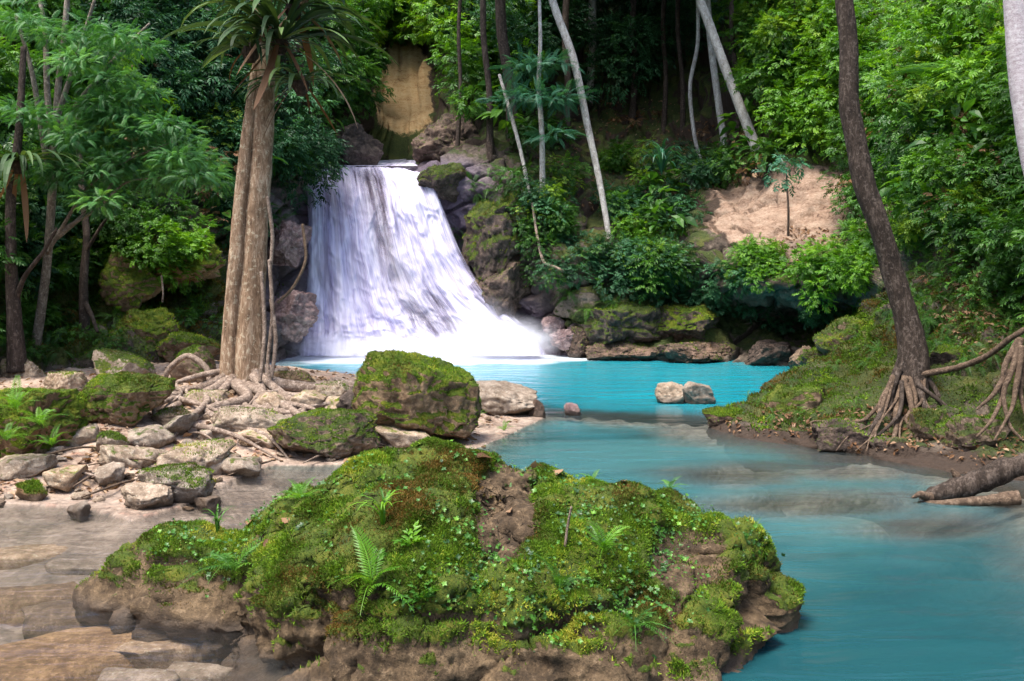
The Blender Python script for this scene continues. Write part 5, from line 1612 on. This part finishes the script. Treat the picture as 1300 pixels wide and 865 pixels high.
# ferns, grass tufts, leaves and twigs of the great boulder
def on_boulder(px, py):
    p, n = surf_pick(BV_, BN_, px, py, 8)
    return p - n * .01, n
T_GRASS = t_strap(.020, 1.0, .9, 8, .15, .9)
for k, (px, py, L, n, lab, mt, tp) in enumerate([
    (478, 660, .24, 20, 'grassy tuft of thin bright blades on the middle of the front boulder', L_BRIGHT, T_GRASS),
    (466, 742, .26, 12, 'bright green fern fronds hanging from the face of the front boulder', L_BRIGHT, T_FERN),
    (290, 722, .24, 11, 'arching fern low on the left shoulder of the front boulder', L_MID, T_FERN),
    (268, 672, .22, 16, 'leaning grass tuft on the left shoulder of the front boulder', L_MID, T_GRASS),
    (522, 684, .10, 7, 'small broad leaved seedling beside the grassy tuft on the front boulder', L_BRIGHT, T_SPRAY),
    (720, 742, .17, 9, 'small fern in the dark hollow of the front boulder', L_MID, T_FERN),
    (770, 690, .20, 11, 'fern on the right side of the front boulder below the twig', L_BRIGHT, T_FERN),
    (812, 790, .18, 10, 'fern low on the right face of the front boulder', L_MID, T_FERN),
    (758, 578, .09, 8, 'tiny fern standing up on the top edge of the front boulder against the water', L_BRIGHT, T_FERN),
    (850, 612, .09, 8, 'tiny fern at the right end of the top edge of the front boulder', L_BRIGHT, T_FERN),
    (600, 535, .17, 14, 'light green fern spreading behind the top of the front boulder near the pool', L_BRIGHT, T_FERN),
    (640, 545, .12, 9, 'small light green fern at the tip of the bank beside the pool', L_BRIGHT, T_FERN),
    (350, 600, .17, 12, 'clump of fern on the upper left edge of the front boulder', L_BRIGHT, T_FERN),
    (960, 668, .07, 7, 'tiny fern on the right lobe of the front boulder', L_MID, T_FERN),
    (528, 770, .12, 8, 'pale green seedling in the crevice of the front boulder face', L_MID, T_SPRAY)]):
    if py in (535, 545):
        p = ground_at(px, py + 6) + np.array([0, 0, .03]); nr = np.array([0, 0, 1.0])
    else:
        p, nr = on_boulder(px, py)
    fernplant('grass_tuft' if tp is T_GRASS else ('seedling' if tp is T_SPRAY else 'fern'), lab, p, n, L, mt, 600 + k, nr, tp, cat='grass tuft' if tp is T_GRASS else 'fern')

def dead_leaf(label, p, n, size, seed, tint, group=None, name='fallen_leaf'):
    r = np.random.default_rng(seed)
    V, F = t_leaf(.5, r.uniform(-.3, .3), r.uniform(-.1, .2))
    a = r.uniform(0, 2 * PI)
    n = n / np.linalg.norm(n)
    D = np.cross(n, [math.cos(a), math.sin(a), .2])
    M = frames(np.array([D]), n + r.normal(size=3) * .25)
    V, F, t = bake((V, F), M, np.zeros((1, 3)), np.array([tint]), np.array([size]))
    V = np.vstack([V, V - n * .0015])
    F = np.vstack([F, F[:, ::-1] + len(V) // 2])
    o = link(name, mesh_from(name, V, F, L_DRY, dict(tint=np.concatenate([t, t]))), None, p + n * .012)
    return tag(o, label, 'leaf', group)
for k, (px, py, s, ti, lab) in enumerate([
    (604, 594, .11, .95, 'big pale pinkish dry leaf on the top of the front boulder'), (610, 578, .10, .15, 'reddish brown leaf behind the big pale leaf on the front boulder'),
    (700, 590, .13, .8, 'curled pale leaf on the top right of the front boulder'), (308, 648, .10, .65, 'orange brown leaf on the left shoulder of the front boulder'),
    (670, 730, .09, .5, 'reddish leaf in the hollow of the front boulder'), (310, 610, .08, .6, 'dry leaf on the upper left edge of the front boulder'),
    (660, 575, .07, .9, 'small pale leaf at the crest of the front boulder'), (785, 592, .08, .7, 'small pale leaf on the right crest of the front boulder'),
    (330, 690, .08, .2, 'dark dead leaf beside the arching fern on the front boulder'), (640, 640, .08, .75, 'tan leaf in the bare runnel of the front boulder')]):
    try:
        p, nr = on_boulder(px, py)
    except Exception:
        continue
    dead_leaf(lab, p, nr, s, 700 + k, ti)
p, nr = on_boulder(718, 690)
V, F = tube([(0, 0, 0), (.012, .01, .09), (.03, .0, .185)], [.0065, .006, .005], 8, n=14, rough=.15)
tag(link('twig', mesh_from('twig', V, F, B_ROOT), None, p), 'pale broken twig standing upright on the front boulder', 'twig')

# litter of dead leaves over the bank: uncounted
r = np.random.default_rng(91)
n = 4200
px = r.uniform(-150, 660, n); py = r.uniform(462, 652, n)
Y = FP * (CAMH - .25) / (py - HOR)
X = (px - 650) / FP * Y
Z = ground_z(X, Y)
k = (Z > .015)
X, Y, Z = X[k], Y[k], Z[k]
D = r.normal(size=(len(X), 3)) * np.array([1, 1, .25])
V, F, t = bake(t_leaf(.5, .2, .12), frames(D, np.array([0, 0, 1]) + r.normal(size=(len(X), 3)) * .35), np.stack([X, Y, Z + .012], 1), np.clip(r.normal(size=len(X)) * .35 + .62, 0, 1), .035 + .075 * r.random(len(X)))
tag(link('leaf_litter', mesh_from('leaf_litter', V, F, L_DRY, dict(tint=t), smooth=False)), kind='stuff')
# and on the soil slopes
lit = []
for (cx, cy, rx, ry, m) in [(1030, 318, 60, 30, 260), (1130, 545, 90, 30, 350), (800, 200, 120, 80, 900), (1000, 540, 90, 16, 160), (1240, 560, 60, 30, 200), (1240, 400, 80, 70, 300)]:
    for _ in range(m):
        a, q = r.random() * 2 * PI, math.sqrt(r.random())
        p, nr = terr_at(cx + rx * q * math.cos(a), cy + ry * q * math.sin(a))
        lit.append((p + nr * .02, nr))
Pn = np.array([q[0] for q in lit]); Nn = np.array([q[1] for q in lit])
D = np.cross(Nn, r.normal(size=Nn.shape))
V, F, t = bake(t_leaf(.5, .2, .12), frames(D, Nn + r.normal(size=Nn.shape) * .3), Pn, np.clip(r.normal(size=len(Pn)) * .3 + .4, 0, 1), (.03 + .06 * r.random(len(Pn))) * np.clip(Pn[:, 1] / 12, .6, 1.3))
tag(link('leaf_litter', mesh_from('leaf_litter', V, F, L_DRY, dict(tint=t), smooth=False)), kind='stuff')
# sticks on the bank
for k in range(26):
    px, py = r.uniform(0, 520), r.uniform(540, 628)
    p = ground_at(px, py) + np.array([0, 0, .03])
    if p[2] < .03: continue
    a, L = r.uniform(0, PI), r.uniform(.25, .7)
    V, F = tube([(-L / 2 * math.cos(a), -L / 2 * math.sin(a), 0), (.03, .02, .02 + r.random() * .03), (L / 2 * math.cos(a), L / 2 * math.sin(a), .01)], [.006, .011, .005], 6, n=14, rough=.2)
    tag(link('stick', mesh_from('stick', V, F, B_ROOT if k % 2 else B_DROOT), None, p), 'thin dry stick lying on the gravel bank', 'stick', 'dry sticks on the bank')

# hanging vines
for k, (q, rad, lab) in enumerate([
    ([(676, 258, 19.6), (682, 300, 19.3), (690, 332, 19.1), (706, 340, 19.0), (716, 345, 18.9)], .03, 'pale looping vine on the mossy cliff right of the waterfall'),
    ([(384, 285, 18.3), (388, 330, 18.1), (372, 365, 17.9), (352, 385, 17.8)], .03, 'brown vine curving in front of the dark hole left of the waterfall'),
    ([(205, 350, 14.9), (207, 372, 14.8), (206, 384, 14.8)], .015, 'short root hanging in the dark hollow left of the main tree')]):
    pp = pts_of(q)
    V, F = tube(pp, [rad] * len(q), 7, n=40, rough=.2, seed=k)
    tag(link('vine', mesh_from('vine', V - pp[0], F, B_ROOT if k != 1 else B_DROOT), None, pp[0]), lab, 'vine')
patch_stuff('undergrowth', L_MID, [(1345, 250, 40, 120, 26, .4, .5, 50, SP, .24), (1400, 200, 60, 160, 30, .5, .6, 50, SP, .28), (1360, 420, 50, 70, 16, .25, .2, 45, SP, .18),
    (-60, 250, 70, 160, 40, .5, .9, 50, SP, .34), (-60, 410, 70, 50, 20, .3, .3, 45, SP, .2)], 111)

# ------------------------------------------------------------------ spray at the foot of the falls
def mist(name, c, r, dens, label=None):
    m, t = newmat('spray_mist')
    co = t.n('ShaderNodeTexCoord').outputs['Object']
    l = t.n('ShaderNodeVectorMath', dict(operation='LENGTH'), i0=co).outputs['Value']
    f = t.n('ShaderNodeMapRange', Value=l, From_Min=.25, From_Max=1.0, To_Min=1.0, To_Max=0.0).outputs[0]
    f = t.math('POWER', f, 1.6)
    n = t.ramp(t.noise(co, 2.6, 3, .6), [(.35, 0.2), (.65, 1.0)])
    v = t.n('ShaderNodeVolumePrincipled', Color=(.95, .95, 1), Density=t.math('MULTIPLY', t.math('MULTIPLY', f, n), dens))
    v.inputs['Anisotropy'].default_value = .2
    t.n('ShaderNodeOutputMaterial', Volume=v)
    V, F = ICO[3]
    o = link(name, mesh_from(name, V, F, m), None, c)
    o.scale = r
    return tag(o, kind='stuff')
mist('mist', P(655, 432, 18.6), (1.0, .6, .55), 4)
mist('mist', P(610, 420, 18.6), (.9, .5, .8), 2.5)
mist('mist', P(585, 444, 18.5), (1.1, .5, .45), 4)
mist('mist', P(470, 444, 18.9), (2.1, .55, .42), 5)

# moss fuzz on the right bank and the left slope
def slope_moss(regs, n, size, seed):
    r = np.random.default_rng(seed)
    w = 0
    for q in regs: w = np.maximum(w, ell(HPX, HPY, *q))
    w = w * np.clip(moss * 1.6 - .3, 0, 1) * (HV[:, 1] > 4) * (.2 + sst(-.2, .2, fbm(HV * 3, 3)))
    p, t = pick(HV, HF, w, n, r)
    nr = HN[t].mean(1)
    d = nr + r.normal(size=(n, 3)) * .6 + np.array([0, 0, .35])
    cl = fbm(p * 5, 3)
    s = size * (.5 + .8 * r.random(n)) * (1 + 1.2 * np.clip(cl, -.4, 1)) * np.clip(p[:, 1] / 10, .8, 1.8)
    tpl = (np.array([(-.16, 0, -.15), (.16, 0, -.15), (.11, .6, .08), (-.11, .6, .08), (0, 1, 0)], float), np.array([(0, 1, 2), (0, 2, 3), (3, 2, 4)]))
    ti = np.clip(.30 + .80 * fbm(p * 1.6 + 3, 3) + .3 * cl + r.normal(size=n) * .13, 0, 1)
    V, F, tt = bake(tpl, frames(d, r.normal(size=(n, 3))), p - nr * size * .1, ti, s)
    tag(link('moss', mesh_from('moss', V, F, M_MOSS, dict(tint=tt), smooth=False)), kind='stuff')
slope_moss([(1010, 515, 110, 45), (1240, 440, 110, 110), (1100, 430, 70, 60)], 90000, .030, 5)
slope_moss([(150, 370, 170, 90)], 40000, .032, 6)

# rocks and hanging growth that roughen the right bank
for k, (lab, a, ms, fz) in enumerate([
    ('mossy stone at the very tip of the mossy point', (925, 520, 548, 60, 10.5), .7, 2500),
    ('mossy hummock of stone on the mossy point before the leaning tree', (1010, 492, 540, 100, 10.6), .8, 5000),
    ('brown rock showing in the earthy edge under the leaning tree', (1075, 535, 578, 90, 9.2), .35, 1500),
    ('mossy rock between the roots of the leaning tree', (1185, 520, 572, 60, 9.1), .7, 2500),
    ('low brown stone at the waterline under the leaning tree', (1150, 560, 590, 64, 8.9), .2, 600),
    ('mossy rock in the bank behind the driftwood', (1250, 530, 585, 90, 8.7), .6, 3000),
    ('mossy outcrop right behind the leaning tree foot', (1222, 440, 492, 80, 10.2), .75, 3500)]):
    px, tp, bt, wd, Y = a
    R('rock', lab, px, tp, bt, wd, Y=Y, mat=M_TAN if k % 2 else M_DARKROCK, moss=ms, seed=140 + k, fuzz=fz, flat=.2, rough=.3, cat='rock', fz=.022,
      depth=wd / FP * Y * .8, mossup=.05)

for k, (px, py, L, n, lab) in enumerate([
    (20, 520, .26, 12, 'arching fern on the top of the fern covered mound at the left edge'), (50, 540, .24, 12, 'fern on the pool side of the fern covered mound at the left edge'),
    (8, 560, .22, 11, 'fern low on the front of the fern covered mound at the left edge'), (66, 566, .18, 10, 'small fern at the foot of the fern covered mound at the left edge')]):
    p = P(px, py, 7.75 + .003 * (560 - py)); nr = np.array([0, -.5, .9])
    fernplant('fern', lab, p, n, L, L_BRIGHT, 800 + k, nr, T_FERN)
